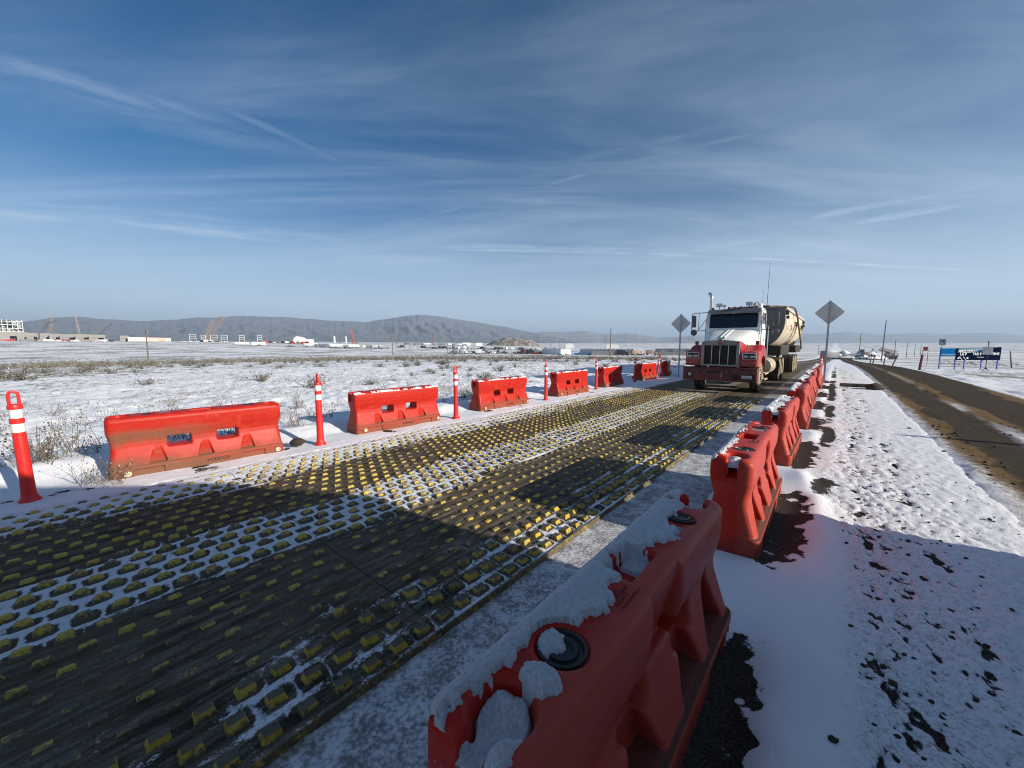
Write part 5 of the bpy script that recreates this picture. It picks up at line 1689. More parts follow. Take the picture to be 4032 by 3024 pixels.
# ------------------------------------------------------------------ far plain: works, sheds, yards, poles
M_CONC = material('grey_concrete', build=lambda nt, b: nt.put(b.inputs['Base Color'], nt.mix(nt.noise(nt.pos(), .5, 4), (.30, .29, .27), (.20, .195, .185))))
M_WSTEEL = material('white_steel', (.62, .62, .58), .6)
M_PINK = material('pink_panel_wall', build=lambda nt, b: nt.put(b.inputs['Base Color'], nt.mix(nt.step(nt.noise(nt.pos(), .06, 3), .40, .6), (.55, .40, .34), (.66, .62, .57))))
M_WHITE = material('white_sheet', (.78, .77, .73), .55)
M_TENT = material('tent_fabric', (.80, .79, .74), .5)
M_GREYSHEET = material('grey_sheet', (.36, .40, .45), .5)
M_DARKIN = material('dark_interior', (.035, .035, .038), .8)
M_RUST = material('rust_red', (.34, .07, .045), .7)
M_YCRANE = material('crane_tan', (.36, .25, .19), .6)
M_RCRANE = material('crane_red', (.45, .10, .06), .6)
M_GCRANE = material('crane_grey', (.16, .13, .13), .6)
M_WOOD = material('pole_wood', build=lambda nt, b: nt.put(b.inputs['Base Color'], nt.mix(nt.noise(nt.mapping(nt.obj(), scale=(8, 8, .6)), 3, 4), (.085, .065, .048), (.20, .155, .115))))
M_BLUE = material('bright_blue', (.05, .25, .55), .5)
M_TEAL = material('hull_teal', (.05, .30, .42), .5)
M_TARP = dusty('dark_tarp', (.07, .085, .10), (.35, .36, .38), .35, .6, scale=.25)
M_GALVT = material('ribbed_grey', build=lambda nt, b: nt.put(b.inputs['Base Color'], nt.mix(nt.noise(nt.pos(), .3, 3), (.34, .36, .38), (.62, .64, .66))))
M_TYREF = material('far_tyre', (.02, .02, .02), .8)
M_WINF = material('far_glass', (.02, .025, .03), .2)
M_SPOIL = material('spoil_heap', build=lambda nt, b: nt.put(b.inputs['Base Color'], nt.mix(nt.step(nt.noise(nt.pos(), .09, 6, .65), .42, .62), (.13, .10, .075), (.40, .36, .31))))
M_HEAPSNOW = material('snowy_heap', build=lambda nt, b: nt.put(b.inputs['Base Color'], nt.mix(nt.step(nt.noise(nt.pos(), .25, 5, .6), .44, .58), (.20, .17, .14), (.82, .84, .87))))

def place(px, D, name, label, cat, group=None, rz=None):
    p = on(px, D)
    yaw = -math.atan2(p.x, p.y) if rz is None else rz       # faces the camera by default
    return empty(name, p, yaw, label, cat, group), p

def prect(px0, px1, pyt, D):
    """width and height in metres of something seen between px0..px1, from its foot up to pyt"""
    pxc = (px0 + px1) / 2
    p = on(pxc, D); a, _ = bearing(pxc, 745)
    k = math.sqrt(1 + a * a)
    wid = (bearing(px1, 745)[0] - bearing(px0, 745)[0]) * D / k
    top = EYE + bearing(pxc, pyt)[1] * D
    return pxc, wid, top - p.z

def lattice(mb, p0, p1, w0, w1, n, r=.10):
    p0, p1 = Vector(p0), Vector(p1)
    d = (p1 - p0).normalized(); a = d.orthogonal().normalized(); b_ = d.cross(a)
    def cor(k, q):
        u = k / n; w = w0 + (w1 - w0) * u
        return p0.lerp(p1, u) + a * w * (1 if q in (0, 1) else -1) * .5 + b_ * w * (1 if q in (0, 3) else -1) * .5
    for q in range(4):
        mb.tube([cor(0, q), cor(n, q)], r, 4)
    for k in range(n):
        for q in range(4):
            mb.tube([cor(k, q), cor(k + 1, (q + 1) % 4)], r * .6, 3)

# steel frame of the plant being built
pxc, wd, ht = prect(-46, 56, 690, 720)
root, p = place(pxc, 720, 'factory_frame', 'white steel frame of a large unfinished plant at the end of the works', 'building')
mb = MB()
nx, nz, ny = 9, 6, 4; dep = 34
for i in range(nx + 1):
    for j in range(ny + 1):
        x = -wd / 2 + wd * i / nx; y = dep * j / ny
        h = ht if i > 4 else ht * .93
        mb.box((x, y, h / 2 - 1), (.8, .8, h + 2))
for k in range(1, nz + 1):
    z = ht * .93 * k / nz
    for j in range(ny + 1): mb.box((0, dep * j / ny, z), (wd, .7, .9))
    for i in range(nx + 1): mb.box((-wd / 2 + wd * i / nx, dep / 2, z), (.7, dep, .9))
random.seed(3)
for i in range(nx):
    for k in range(nz):
        if random.random() < .4:
            x0 = -wd / 2 + wd * i / nx; x1 = x0 + wd / nx; z0 = ht * .93 * k / nz; z1 = ht * .93 * (k + 1) / nz
            mb.tube([(x0, -.1, z0), (x1, -.1, z1)], .3, 4)
mb.build('frame', M_WSTEEL, root)
mb = MB()
for k in range(nz):
    for i in range(nx):
        if random.random() < .45: mb.box((-wd / 2 + wd * (i + .5) / nx, 6 + random.random() * 20, ht * .93 * (k + .5) / nz), (wd / nx * .9, 1, ht / nz * random.uniform(.4, .9)))
mb.build('machinery', M_GREYSHEET, root)
mb = MB(); mb.box((0, dep - 2, ht * .5), (wd * .9, 1, ht * .8)); mb.box((wd * .05, 8, ht * .96), (wd * .5, 10, .8)); mb.build('deck', M_DARKIN, root)

BL = [(3, 60, 717, 'grey concrete block at the foot of the steel frame'), (62, 84, 719, 'grey concrete block right of the steel frame'),
      (91, 110, 720, 'low concrete shell by the crossed crane booms'), (111, 131, 721, 'concrete shell with a white beam above its opening'),
      (134, 166, 722, 'long concrete shell with a row of small openings'), (167, 195, 722, 'concrete shell with a rust red base'),
      (196, 228, 723, 'last concrete shell of the works row'), (263, 279, 725, 'small square concrete block standing alone before the pinkish wall')]
for k, (a, b_, tp, lab) in enumerate(BL):
    D = 640 - k * 4
    pxc, wd, ht = prect(a, b_, tp, D)
    root, p = place(pxc, D, 'concrete_shell', lab, 'building', 'concrete shells of the works')
    mb = MB()
    n = max(2, int(wd / 7)); t_ = .8
    mb.box((0, 7, ht - .5), (wd, 14, 1.0)); mb.box((0, 13.6, ht / 2), (wd, .8, ht))
    for i in range(n + 1):
        mb.box((-wd / 2 + wd * i / n, 0, ht / 2 - 2), (1.8, 1.0, ht + 4))
    for i in range(n):
        x = -wd / 2 + wd * (i + .5) / n
        mb.box((x, .2, ht * .78), (wd / n, .8, ht * .40)); 
        if i % 3 != 1: mb.box((x, .2, ht * .25), (wd / n, .8, ht * .5 + 3))
    for x in (-wd / 2, wd / 2): mb.box((x, 7, ht / 2 - 2), (.8, 13.4, ht + 4))
    mb.build('wall', M_CONC, root)
    mb = MB(); mb.box((0, 8, ht * .4), (wd * .94, .6, ht * .8)); mb.build('interior', M_RUST if 'rust' in lab else M_DARKIN, root)

def boom(px0, py0, px1, py1, D, mat, label, w=2.4, n=16, r=.22, jib=None, body=True):
    root, p = place(px0, D, 'crawler_crane', label, 'crane', 'cranes of the works')
    Mi = Matrix.Rotation(-root.rotation_euler.z, 4, 'Z') @ Matrix.Translation(-p)
    q0 = Mi @ Vector((*p[:2], p.z + 2.5)); q1 = Mi @ at(px1, py1, D)
    mb = MB(); lattice(mb, q0, q1, w, w * .6, n, r); bo = mb.build('boom', mat, root)
    if jib:
        mb = MB(); lattice(mb, q1, Mi @ at(jib[0], jib[1], D), w * .7, w * .4, 8, r * .8); mb.build('jib', mat, bo)
    if body:
        mb = MB(); mb.box((0, 1, 2.2), (5, 7, 2.6), bevel=.2); mb.build('cab', mat, root)
        mb = MB()
        for sx in (-1, 1): mb.box((sx * 2.6, 0, .3), (1.2, 8, 1.6), bevel=.3)
        mb.build('track', M_TYREF, root)
boom(74, 730, 103, 700, 690, M_GCRANE, 'dark crane with a long folded jib leaning right over the shells', jib=(124, 692))
boom(128, 730, 87, 689, 700, M_GCRANE, 'dark crane boom leaning the other way, crossing the folded jib')
boom(106, 731, 115, 678, 760, M_YCRANE, 'tall tan lattice crane standing upright above the skyline', w=4, n=20)
boom(176, 731, 163, 682, 780, M_YCRANE, 'faded tan lattice crane between the crossed booms')
boom(186, 731, 198, 699, 700, M_GCRANE, 'short grey crane boom over the rust red shell', w=2)
boom(200, 731, 242, 698, 720, M_GCRANE, 'thin crane boom pointing to the upper right at the end of the shells', w=1.8)
boom(236, 728, 208, 695, 740, M_GCRANE, 'thin crane boom pointing to the upper left at the end of the shells', w=1.8)
boom(443, 733, 461, 692, 640, M_YCRANE, 'orange tan crane with a short thick boom by the parked lorries', w=4.2, n=14, r=.30)
boom(447, 733, 485, 683, 650, M_YCRANE, 'orange tan crane with the longest boom, beside the thick one', w=4.2, n=20, r=.30)
boom(735, 738, 735, 713, 900, M_GCRANE, 'dark upright crane by the white silo', w=2)
boom(764, 738, 758, 709, 860, M_RCRANE, 'red upright crane right of the white silos', w=4, n=14, r=.34)
boom(771, 738, 763, 715, 900, M_GCRANE, 'dark crane boom leaning left against the red one', w=2.4)
boom(857, 738, 865, 714, 950, M_GCRANE, 'slim dark boom behind the cross armed power pole', w=2.2)
boom(935, 741, 937, 716, 1000, M_RCRANE, 'dull red crane mast in the middle of the far yards', w=3, r=.3)
boom(950, 741, 945, 718, 1000, M_GCRANE, 'grey crane boom beside the dull red mast', w=2.6)

# long pinkish wall
pxc, wd, ht = prect(279, 372, 728.5, 560)
root, p = place(pxc, 560, 'panel_wall', 'long pinkish panel wall across the snow left of the crane', 'wall')
mb = MB()
nb = 14
for i in range(nb):
    mb.box((-wd / 2 + wd * (i + .5) / nb, 0, ht / 2 - 1 - .04 * ht * i / nb * 3), (wd / nb - .12, .8, ht + 2))
mb.build('panel', M_PINK, root)
mb = MB(); mb.box((0, -.6, .3), (wd, 1.6, .8)); mb.build('footing', M_DIRTY_DARK, root)

# substation gantries
for k, (a, b_, tp) in enumerate(((411, 425, 723), (436, 446, 724), (456, 472, 724), (479, 493, 724), (518, 529, 724.5), (557, 567, 725))):
    D = 600
    pxc, wd, ht = prect(a, b_, tp, D)
    root, p = place(pxc, D, 'substation_gantry', 'white steel gantry frame on the plain right of the long wall', 'gantry', 'white steel gantries')
    mb = MB()
    for x in (-wd / 2, wd / 2):
        for y in (0, 4): mb.box((x, y, ht / 2 - 1), (.45, .45, ht + 2))
    for z in (ht, ht * .72, ht * .45):
        for y in (0, 4): mb.box((0, y, z), (wd, .35, .45))
    mb.build('frame', M_WSTEEL, root)

def utility_pole(px, pyt, D, label, arms=1, r=.16, group='wooden utility poles', lean=0):
    root, p = place(px, D, 'utility_pole', label, 'utility pole', group)
    h = EYE + bearing(px, pyt)[1] * D - p.z
    mb = MB(); mb.cyl((0, 0, -.4), (0, 0, h), r, r * .65, 8); mb.build('pole', M_WOOD, root)
    for k in range(arms):
        mb = MB(); z = h - .5 - k * 1.3
        mb.box((0, -.15, z), (2.4, .12, .14))
        for x in (-1.1, -.45, .45, 1.1): mb.cyl((x, -.15, z), (x, -.15, z + .28), .05, seg=6)
        mb.build('crossarm', M_WOOD, root)
    root.rotation_euler.y = R(lean)
    return root
u = utility_pole(318, 713, 98, 'wooden pole with a drum on top alone on the snowy plain', arms=0, r=.17)
mb = MB(); mb.cyl((.25, -.2, 7.15), (.25, -.2, 7.95), .26, seg=12); mb.build('transformer', M_GCRANE, u)
utility_pole(848, 721, 250, 'power pole with crossarm among the sagebrush in the middle of the plain', 2, .26)
utility_pole(966, 723, 262, 'power pole with crossarm in front of the parked machines', 1, .26)
utility_pole(1318, 709, 140, 'tall bare pole in front of the arched sheds', 0, .20, lean=.8)
utility_pole(1309, 728, 260, 'short dark pole just behind the tall bare one', 0, .18)
for k, px in enumerate((459, 499, 514, 1163, 1189, 1208)):
    utility_pole(px, (719, 725, 718.5, 728, 733, 733)[k], 560, 'far dark utility pole on the plain', 1, .30, 'far dark utility poles')
utility_pole(1857, 719.5, 170, 'pole beside the crest of the dirt road', 0, .17, lean=.5)
utility_pole(1907, 692, 108, 'tallest pole right of the road crest', 0, .16, lean=1.0)
utility_pole(1934, 734, 170, 'pole right of the tallest one', 0, .15)
utility_pole(1960, 740, 200, 'second small pole right of the tallest one', 0, .14)
utility_pole(1977, 744, 230, 'third small pole right of the tallest one', 0, .14)
utility_pole(1990, 745, 260, 'smallest pole of the line, next to the red board', 0, .14)
utility_pole(1769, 746, 300, 'twin masted far pole left of the tall sign post', 1, .2)

# hoop tent, sheds, silos
def hoop(px0, px1, pyt, D, length, name, label, mat, rz=None, open_front=True, wall=0.0, n=14, group=None, ribs=0, front=None):
    pxc, wd, ht = prect(px0, px1, pyt, D)
    root, p = place(pxc, D, name, label, 'shed', group, rz)
    mb = MB()
    ah = ht - wall
    arc = [(wd / 2 * math.cos(math.pi * i / n), wall + ah * math.sin(math.pi * i / n)) for i in range(n + 1)]
    arc = [(wd / 2, -1)] + arc + [(-wd / 2, -1)]
    inn = [(x * .965, z * .97) for x, z in arc]
    mb.prism(arc + inn[::-1], 0, length, 'Y')
    for k in range(ribs):
        y = length * (k + .5) / ribs
        rr = [(x * 1.02, z * 1.02) for x, z in arc]
        mb.prism(rr + arc[::-1], y - .35, y + .35, 'Y')
    mb.build('cover', mat, root, angle=30)
    mb = MB(); mb.prism(inn, length - .6, length - .3, 'Y'); mb.build('end_wall', front or M_DARKIN, root)
    return root, wd, ht
root, wd, ht = hoop(633, 655, 726.5, 620, 60, 'hoop_tent', 'white round topped tent on the far plain', M_TENT, rz=R(22))
mb = MB()
n = 14
mb.prism([(wd / 2 * .96, -1)] + [(wd / 2 * .96 * math.cos(math.pi * i / n), ht * .96 * math.sin(math.pi * i / n)) for i in range(n + 1)] + [(-wd / 2 * .96, -1)], -.2, .1, 'Y'); mb.build('front_wall', M_TENT, root)
mb = MB(); mb.box((0, -.3, ht * .16), (wd * .22, .3, ht * .34)); mb.build('door', M_CONC, root)
def shed(px0, px1, pyt, D, label, mat=M_WHITE, depth=14, gable=.2, rz=None, doors=(), group=None, side=None, name='shed'):
    pxc, wd, ht = prect(px0, px1, pyt, D)
    root, p = place(pxc, D, name, label, 'shed', group, rz)
    e = ht * (1 - gable)
    mb = MB(); mb.prism([(-wd / 2, -1.5), (wd / 2, -1.5), (wd / 2, e), (0, ht * .985), (-wd / 2, e)], 0, depth, 'Y'); mb.build('wall', mat, root)
    mb = MB(); mb.prism([(-wd / 2 - .2, e - .05), (-wd / 2 - .2, e + .15), (0, ht + .1), (wd / 2 + .2, e + .15), (wd / 2 + .2, e - .05), (0, ht - .1)], -.2, depth + .2, 'Y'); mb.build('roof', side or M_GREYSHEET, root)
    for (x, w_, h_) in doors:
        mb = MB(); mb.box((x * wd, -.04, h_ * ht / 2), (w_ * wd, .08, h_ * ht)); mb.build('door', M_DARKIN, root)
    return root
shed(655, 664, 731, 640, 'small white shed beside the round topped tent', side=M_WHITE)
shed(661, 679, 733, 600, 'low long white building right of the small white shed', gable=.1, side=M_WHITE, depth=10)
shed(998, 1018, 740, 900, 'white building with a low roof in the far yards', gable=.1, side=M_WHITE)
shed(1028, 1042, 740.5, 880, 'white flat building in front of the brown mound', gable=.05, side=M_WHITE)
shed(1222, 1240, 741.5, 620, 'small white house far behind the barn', gable=.2, side=M_WHITE)
shed(1308, 1337, 743, 560, 'low white shed behind the arched sheds', gable=.12, side=M_WHITE)
sb = shed(1209, 1236, 753.5, 262, 'white gabled barn with a long grey side wall', depth=24, gable=.10, rz=R(28), doors=((-.02, .13, .22),), name='barn')
for k, (px, w_, tp) in enumerate(((723, 4.2, 726), (734.5, 0, 0), (748, 2.6, 725.5))):
    if not w_: continue
    pxc, wd, ht = prect(px - w_ / 2, px + w_ / 2, tp, 760)
    root, p = place(px, 760, 'silo', ('broad white silo with a grey cap', '', 'slim white silo next to the red crane')[k], 'silo', 'white silos')
    mb = MB(); mb.lathe([(wd / 2, 0), (wd / 2, ht * .9), (wd * .15, ht), (.01, ht)], seg=16); mb.build('shell', M_WHITE, root)
    mb = MB(); mb.cyl((wd / 2 + .3, 0, 0), (wd / 2 + .3, 0, ht), .2, seg=6); mb.build('ladder', M_GCRANE, root)

# three arched sheds side by side and a long dark one
for k, (a, b_) in enumerate(((1325, 1343), (1342.5, 1359), (1358.5, 1374))):
    hoop(a, b_, 753.2, 235 + k * 4, 26, 'arched_shed', ['arched shed with the long ribbed side, first of three joined together', 'middle arched shed of the joined three', 'last arched shed of the joined three, next to yellow machines'][k],
         M_GALVT, rz=R(44), wall=2.6, ribs=9, group='three joined arched sheds')
root, p = place(1302, 236, 'shed_wall', 'low pale container wall along the side of the first arched shed', 'wall', None, R(44) - R(62))
mb = MB(); mb.box((0, 0, 1.3), (13, 2.4, 2.6)); mb.build('container', M_CONC, root)
pxc, wd, ht = prect(1416, 1490, 753, 250)
root, p = place(pxc, 250, 'long_arched_shed', 'long dark roofed arched shed behind the thin sign post', 'shed', None, -math.atan2(on(pxc, 250).x, 250))
n = 12
mb = MB()
prof = [(-6 * math.cos(math.pi * i / n), 2.2 + (ht - 2.2) * math.sin(math.pi * i / n)) for i in range(n + 1)]
mb.prism(prof, -wd / 2, wd / 2, 'X'); mb.build('roof', M_TARP, root, angle=30)
mb = MB(); mb.box((0, 0, .6), (wd * 1.04, 12.3, 3.4)); mb.build('wall', M_CONC, root)

# parked vehicles and trailers: four plain kinds, copied
def veh(kind):
    mb = MB()
    if kind == 'car':
        mb.box((0, 0, .68), (4.4, 1.75, .55), bevel=.12); mb.mi = 1; mb.box((-.15, 0, 1.15), (2.4, 1.55, .55), bevel=.12, taper=(.72, .9)); wx = (-1.35, 1.35); wr = .33
    elif kind == 'pickup':
        mb.box((0, 0, .85), (5.6, 1.95, .65), bevel=.10); mb.box((.35, 0, 1.30), (2.2, 1.8, .5), bevel=.1); mb.mi = 1; mb.box((.35, 0, 1.62), (2.0, 1.7, .5), bevel=.1, taper=(.8, .9)); wx = (-1.75, 1.8); wr = .40
    elif kind == 'van':
        mb.box((-1.0, 0, 2.0), (5.0, 2.4, 2.6), bevel=.05); mb.box((2.4, 0, 1.3), (1.7, 2.2, 1.3), bevel=.15); mb.mi = 1; mb.box((2.1, 0, 2.05), (1.0, 2.0, .6), bevel=.1); wx = (-2.4, 2.2); wr = .48
    else:
        mb.box((0, 0, 2.55), (13.5, 2.55, 2.75), bevel=.04); mb.mi = 1; mb.box((0, 0, 1.0), (12.5, .9, .3)); mb.box((4.2, 0, .6), (.2, 1.6, 1.1)); wx = (-5.6, -4.4); wr = .5
    mb.mi = 2
    for x in wx:
        for sy in (-1, 1):
            w_ = {'car': .80, 'pickup': .9, 'van': 1.1}.get(kind, 1.1)
            mb.cyl((x, sy * w_ - .12, wr), (x, sy * w_ + .12, wr), wr, seg=12)
    if kind in ('car', 'pickup'):
        mb.mi = 3
        mb.box((-.15 if kind == 'car' else .35, 0, 1.44 if kind == 'car' else 1.9), (1.6, 1.3, .06), bevel=.02)
    return mb
VM = {}
def vehicle(kind, px, D, rz, paint, label, cat, group):
    key = (kind, paint.name)
    if key not in VM:
        VM[key] = veh(kind).mesh({'car': 'parked_car', 'pickup': 'pickup_truck', 'van': 'box_truck', 'trailer': 'semi_trailer'}[kind], [paint, M_WINF, M_TYREF, M_SNOW])
    o = link({'car': 'parked_car', 'pickup': 'pickup_truck', 'van': 'box_truck', 'trailer': 'semi_trailer'}[kind], VM[key])
    p = on(px, D)
    o.location = p; o.rotation_euler = (0, 0, rz)
    tag(o, label, cat, group)
P_WHITE = material('car_white', (.72, .72, .70), .35); P_DARK = material('car_dark', (.03, .032, .038), .3); P_RED = material('car_red', (.40, .04, .03), .4); P_GREY = material('car_grey', (.22, .23, .25), .35)
random.seed(8)
def row(px0, px1, step, D, kinds, paints, lab, cat, grp, jit=3):
    px = px0
    while px < px1:
        vehicle(random.choice(kinds), px, D + random.uniform(-8, 8), random.uniform(-.5, .5) + (0 if random.random() < .6 else 1.3), random.choice(paints), lab, cat, grp)
        px += step * random.uniform(.6, 1.4)
row(975, 1185, 5.6, 300, ['car', 'pickup', 'pickup', 'van'], [P_WHITE, P_DARK, P_DARK, P_GREY], 'parked vehicle in the long row before the barn', 'vehicle', 'vehicles parked in the long row before the barn')
row(1120, 1182, 8, 285, ['pickup', 'van'], [P_RED, P_DARK, P_RED], 'reddish or dark machine at the barn end of the parked row', 'vehicle', 'reddish machines parked by the barn')
row(938, 1200, 7.5, 470, ['car', 'pickup', 'van'], [P_WHITE, P_DARK, P_GREY, P_DARK], 'small parked vehicle in the second row, behind the long one', 'vehicle', 'vehicles parked in the second row')
row(672, 842, 12, 430, ['trailer', 'van', 'trailer'], [P_WHITE, P_WHITE, P_GREY], 'white box trailer in the row across the middle of the plain', 'trailer', 'white trailers parked across the plain')
row(860, 935, 9, 480, ['pickup', 'van', 'car'], [P_WHITE, P_DARK], 'vehicle parked between the trailers and the power pole', 'vehicle', 'vehicles between the trailers and the power pole')
row(390, 490, 7, 560, ['pickup', 'van', 'car'], [P_WHITE, P_DARK, P_WHITE], 'vehicle parked at the end of the pinkish wall', 'vehicle', 'vehicles by the pinkish wall')
row(100, 260, 11, 590, ['pickup', 'van', 'car'], [P_WHITE, P_DARK, P_WHITE], 'vehicle parked before the concrete shells', 'vehicle', 'vehicles before the concrete shells')
row(20, 245, 8, 610, ['van', 'trailer', 'pickup'], [P_WHITE, P_GREY, M_YCRANE, P_RED], 'site machine or trailer close under the concrete shells', 'vehicle', 'machines close under the concrete shells')
row(575, 668, 8, 520, ['pickup', 'van', 'car'], [P_DARK, P_RED, P_WHITE], 'vehicle parked round the white tent', 'vehicle', 'vehicles round the white tent')
row(880, 1010, 11, 760, ['trailer', 'van'], [P_WHITE, P_GREY], 'white trailer in the farthest yard', 'trailer', 'trailers in the farthest yard')
for px, lab in ((523, 'white site trailer nearest the dirt heap, first of two end to end'), (559, 'white site trailer nearest the dirt heap, second of two end to end')):
    pxc, wd, ht = prect(px - 15, px + 15, 740, 450)
    root, p = place(px, 450, 'site_trailer', lab, 'trailer', 'two white site trailers')
    mb = MB(); mb.box((0, 1.5, ht / 2 + .3), (wd, 3.2, ht - .3), bevel=.06); mb.build('body', M_WHITE, root)
    mb = MB(); mb.box((0, 1.5, .2), (wd * .95, 2.6, .6)); mb.build('skirt', M_DARKIN, root)
    mb = MB(); mb.box((wd * .3, -.12, ht * .5), (1.2, .06, 2)); mb.build('door', M_GREYSHEET, root)

def heap(px0, px1, pyt, D, label, mat, name='spoil_heap', depth=.6, seed=1, group=None):
    pxc, wd, ht = prect(px0, px1, pyt, D)
    p = on(pxc, D)
    n, m = 46, 22
    U, V = np.meshgrid(np.linspace(-1, 1, n), np.linspace(-1, 1, m))
    rr = np.sqrt(U ** 2 + V ** 2)
    hgt = np.clip(1 - rr ** 1.5, 0, 1) ** .75 * (.65 + .75 * fbm(U * 3 + seed, V * 3, 4, seed)) * ht - .4 * (rr > .97)
    vs = np.stack([U * wd / 2, V * wd / 2 * depth, hgt - .2], -1).reshape(-1, 3)
    o = link(name, mesh_np(name, vs, grid_faces(m, n)[:, ::-1], mat), None, p, (0, 0, -math.atan2(p.x, p.y)))
    tag(o, label, 'heap', group)
heap(1048, 1166, 729, 1150, 'large brown quarry mound at the foot of the ridge', M_SPOIL, 'quarry_mound', .7, 4)
heap(551, 569, 743.5, 430, 'brown dirt heap in front of the two site trailers', M_SPOIL, seed=6)
heap(614, 640, 746, 420, 'low brown dirt heap before the round topped tent', M_SPOIL, seed=7)
for k, (a, b_, tp, D) in enumerate(((1800, 1850, 757, 190), (1846, 1880, 754.5, 205), (1872, 1905, 756, 195), (1815, 1925, 759.5, 170), (1905, 1938, 759.5, 180))):
    heap(a, b_, tp, D, ['snow covered heap left of the crest pole', 'tallest snow covered heap behind the crest pole', 'snow covered heap between the two poles at the crest', 'long low snow bank at the foot of the heaps', 'small snow heap under the conveyor'][k], M_HEAPSNOW, 'snow_heap', .8, 20 + k, 'snow heaps beyond the road crest')
row(1790, 1900, 9, 150, ['car', 'pickup', 'van', 'pickup'], [P_WHITE, P_WHITE, P_GREY], 'snowy vehicle parked below the heaps beyond the road crest', 'vehicle', 'vehicles parked beyond the road crest')
root, p = place(1920, 150, 'conveyor', 'dark slanting conveyor beside the tallest pole', 'conveyor')
Mi = Matrix.Rotation(-root.rotation_euler.z, 4, 'Z') @ Matrix.Translation(-p)
mb = MB(); lattice(mb, Mi @ at(1901, 754, 150), Mi @ at(1936, 764, 150), 1.0, 1.2, 12, .10); mb.build('belt_frame', M_GCRANE, root)
mb = MB(); q = Mi @ at(1930, 766, 150); mb.box((q.x, q.y, q.z * .5), (2.4, 1.6, 1.4)); mb.build('hopper', M_GCRANE, root)

# blue gear beside the barn
for k, (a, b_, tp, mt, lab) in enumerate(((1207, 1214, 764.5, M_TEAL, 'teal tarped load beside the barn'), (1240, 1250, 762, M_BLUE, 'bright blue machine right of the barn'), (1250, 1271, 761, M_GREYSHEET, 'grey container behind the blue boats'), (1258, 1275, 764.5, M_TEAL, 'long light blue container next to the arched sheds'))):
    pxc, wd, ht = prect(a, b_, tp, 246 + (k == 2) * 10)
    root, p = place(pxc, 246 + (k == 2) * 10, 'equipment_container', lab, 'container', 'blue and grey containers by the barn')
    mb = MB(); mb.box((0, 1, ht / 2), (wd, 2.4, ht), bevel=.06)
    for i in range(6): mb.box((-wd / 2 + wd * (i + .5) / 6, -.22, ht / 2), (.12, .06, ht * .85))
    mb.build('shell', mt, root)
    mb = MB(); mb.box((wd * .3, -.26, ht * .5), (wd * .25, .05, ht * .8)); mb.build('door', M_DARKIN, root)
for k, px in enumerate((1346, 1352, 1377, 1384, 1408)):
    vehicle('pickup' if k % 2 else 'van', px, 232 if k < 2 else 240, random.uniform(-.6, .6), [P_DARK, M_YCRANE, M_YCRANE, P_DARK, M_YCRANE][k], 'yellow or dark machine parked at the mouth of the arched sheds', 'vehicle', 'machines by the arched sheds')

# ------------------------------------------------------------------ right of the dirt road: boards, speed sign, fence posts
M_BB_BLUE = material('board_blue', (.006, .10, .28), 1.0, spec=0.0)
M_BB_DARK = material('board_navy', (.004, .008, .026), 1.0, spec=0.0)
M_BB_TEAL = material('board_teal', (.05, .17, .25), .5)
M_BB_LEG = material('board_leg', (.10, .16, .42), .5)
M_LETW = material('board_letters', (.72, .74, .75), .5)
D = 32.0
def bpt(px, py, D=32.0): return at(px, py, D)
pa, pb = bpt(2036, 750), bpt(2165, 750)
root = empty('billboard', Vector(((pa.x + pb.x) / 2, D, gz1((pa.x + pb.x) / 2, D))), 0, 'wide blue billboard with white safety slogans and a row of legs', 'billboard')
ox, oz = root.location.x, root.location.z
def lx(px): return at(px, 750, D).x - ox
def lz(py): return EYE + bearing(2100, py)[1] * D - oz
mb = MB(); mb.box(((lx(2036) + lx(2072)) / 2, .10, (lz(752.5) + lz(769.5)) / 2), (lx(2072) - lx(2036), .05, lz(752.5) - lz(769.5)))
mb.build('panel', M_BB_BLUE, root)
mb = MB(); mb.box(((lx(2036.6) + lx(2071)) / 2, .06, lz(766)), (lx(2071) - lx(2036.6), .02, .10)); mb.build('stripe', M_BB_TEAL, root)
mb = MB(); mb.prism([(lx(2069), lz(778)), (lx(2163.5), lz(778)), (lx(2163.5), lz(750.0)), (lx(2069), lz(752))], .0, .06, 'Y'); nv = mb.build('panel', M_BB_DARK, root)
mb = MB(); mb.prism([(lx(2071), lz(758)), (lx(2126), lz(757.4)), (lx(2126), lz(751.6)), (lx(2071), lz(752.8))], -.006, .001, 'Y'); mb.build('picture', M_BB_TEAL, nv)
wd_ = lx(2100) - lx(2099)
for body, px, py, size in (('HAZLO', 2083, 759.4, 5.0), ('DO IT', 2104, 759.2, 5.0), ('LA P', 2082, 765.4, 5.0), ('THE F', 2112, 765.0, 5.0), ('TIME', 2152, 764.6, 5.0)):
    tm = text_mesh('lettering', body, size * wd_ * 1.45, M_LETW, .003, bold=.006)
    link('lettering', tm, nv, (lx(px), -.012, lz(py)), (R(90), 0, 0))
tm = text_mesh('lettering', 'RIGHT', 5.0 * wd_ * 1.45, M_BB_BLUE, .003, bold=.006); link('lettering', tm, nv, (lx(2121), -.012, lz(759.0)), (R(90), 0, 0))
mb = MB()
for px in (2074, 2082): mb.tube([(lx(px), -.02, lz(770)), (lx(px + 6), -.02, lz(777))], .025, 6)
mb.build('wrench_picture', M_LETW, nv)
mb = MB(); mb.box((lx(2072.5), -.012, lz(773.5)), (.14, .01, .12)); mb.box((lx(2092), -.012, lz(773.5)), (.14, .01, .12)); mb.box((lx(2120), -.012, lz(771.5)), (.55, .01, .03)); mb.build('picture', M_LETW, nv)
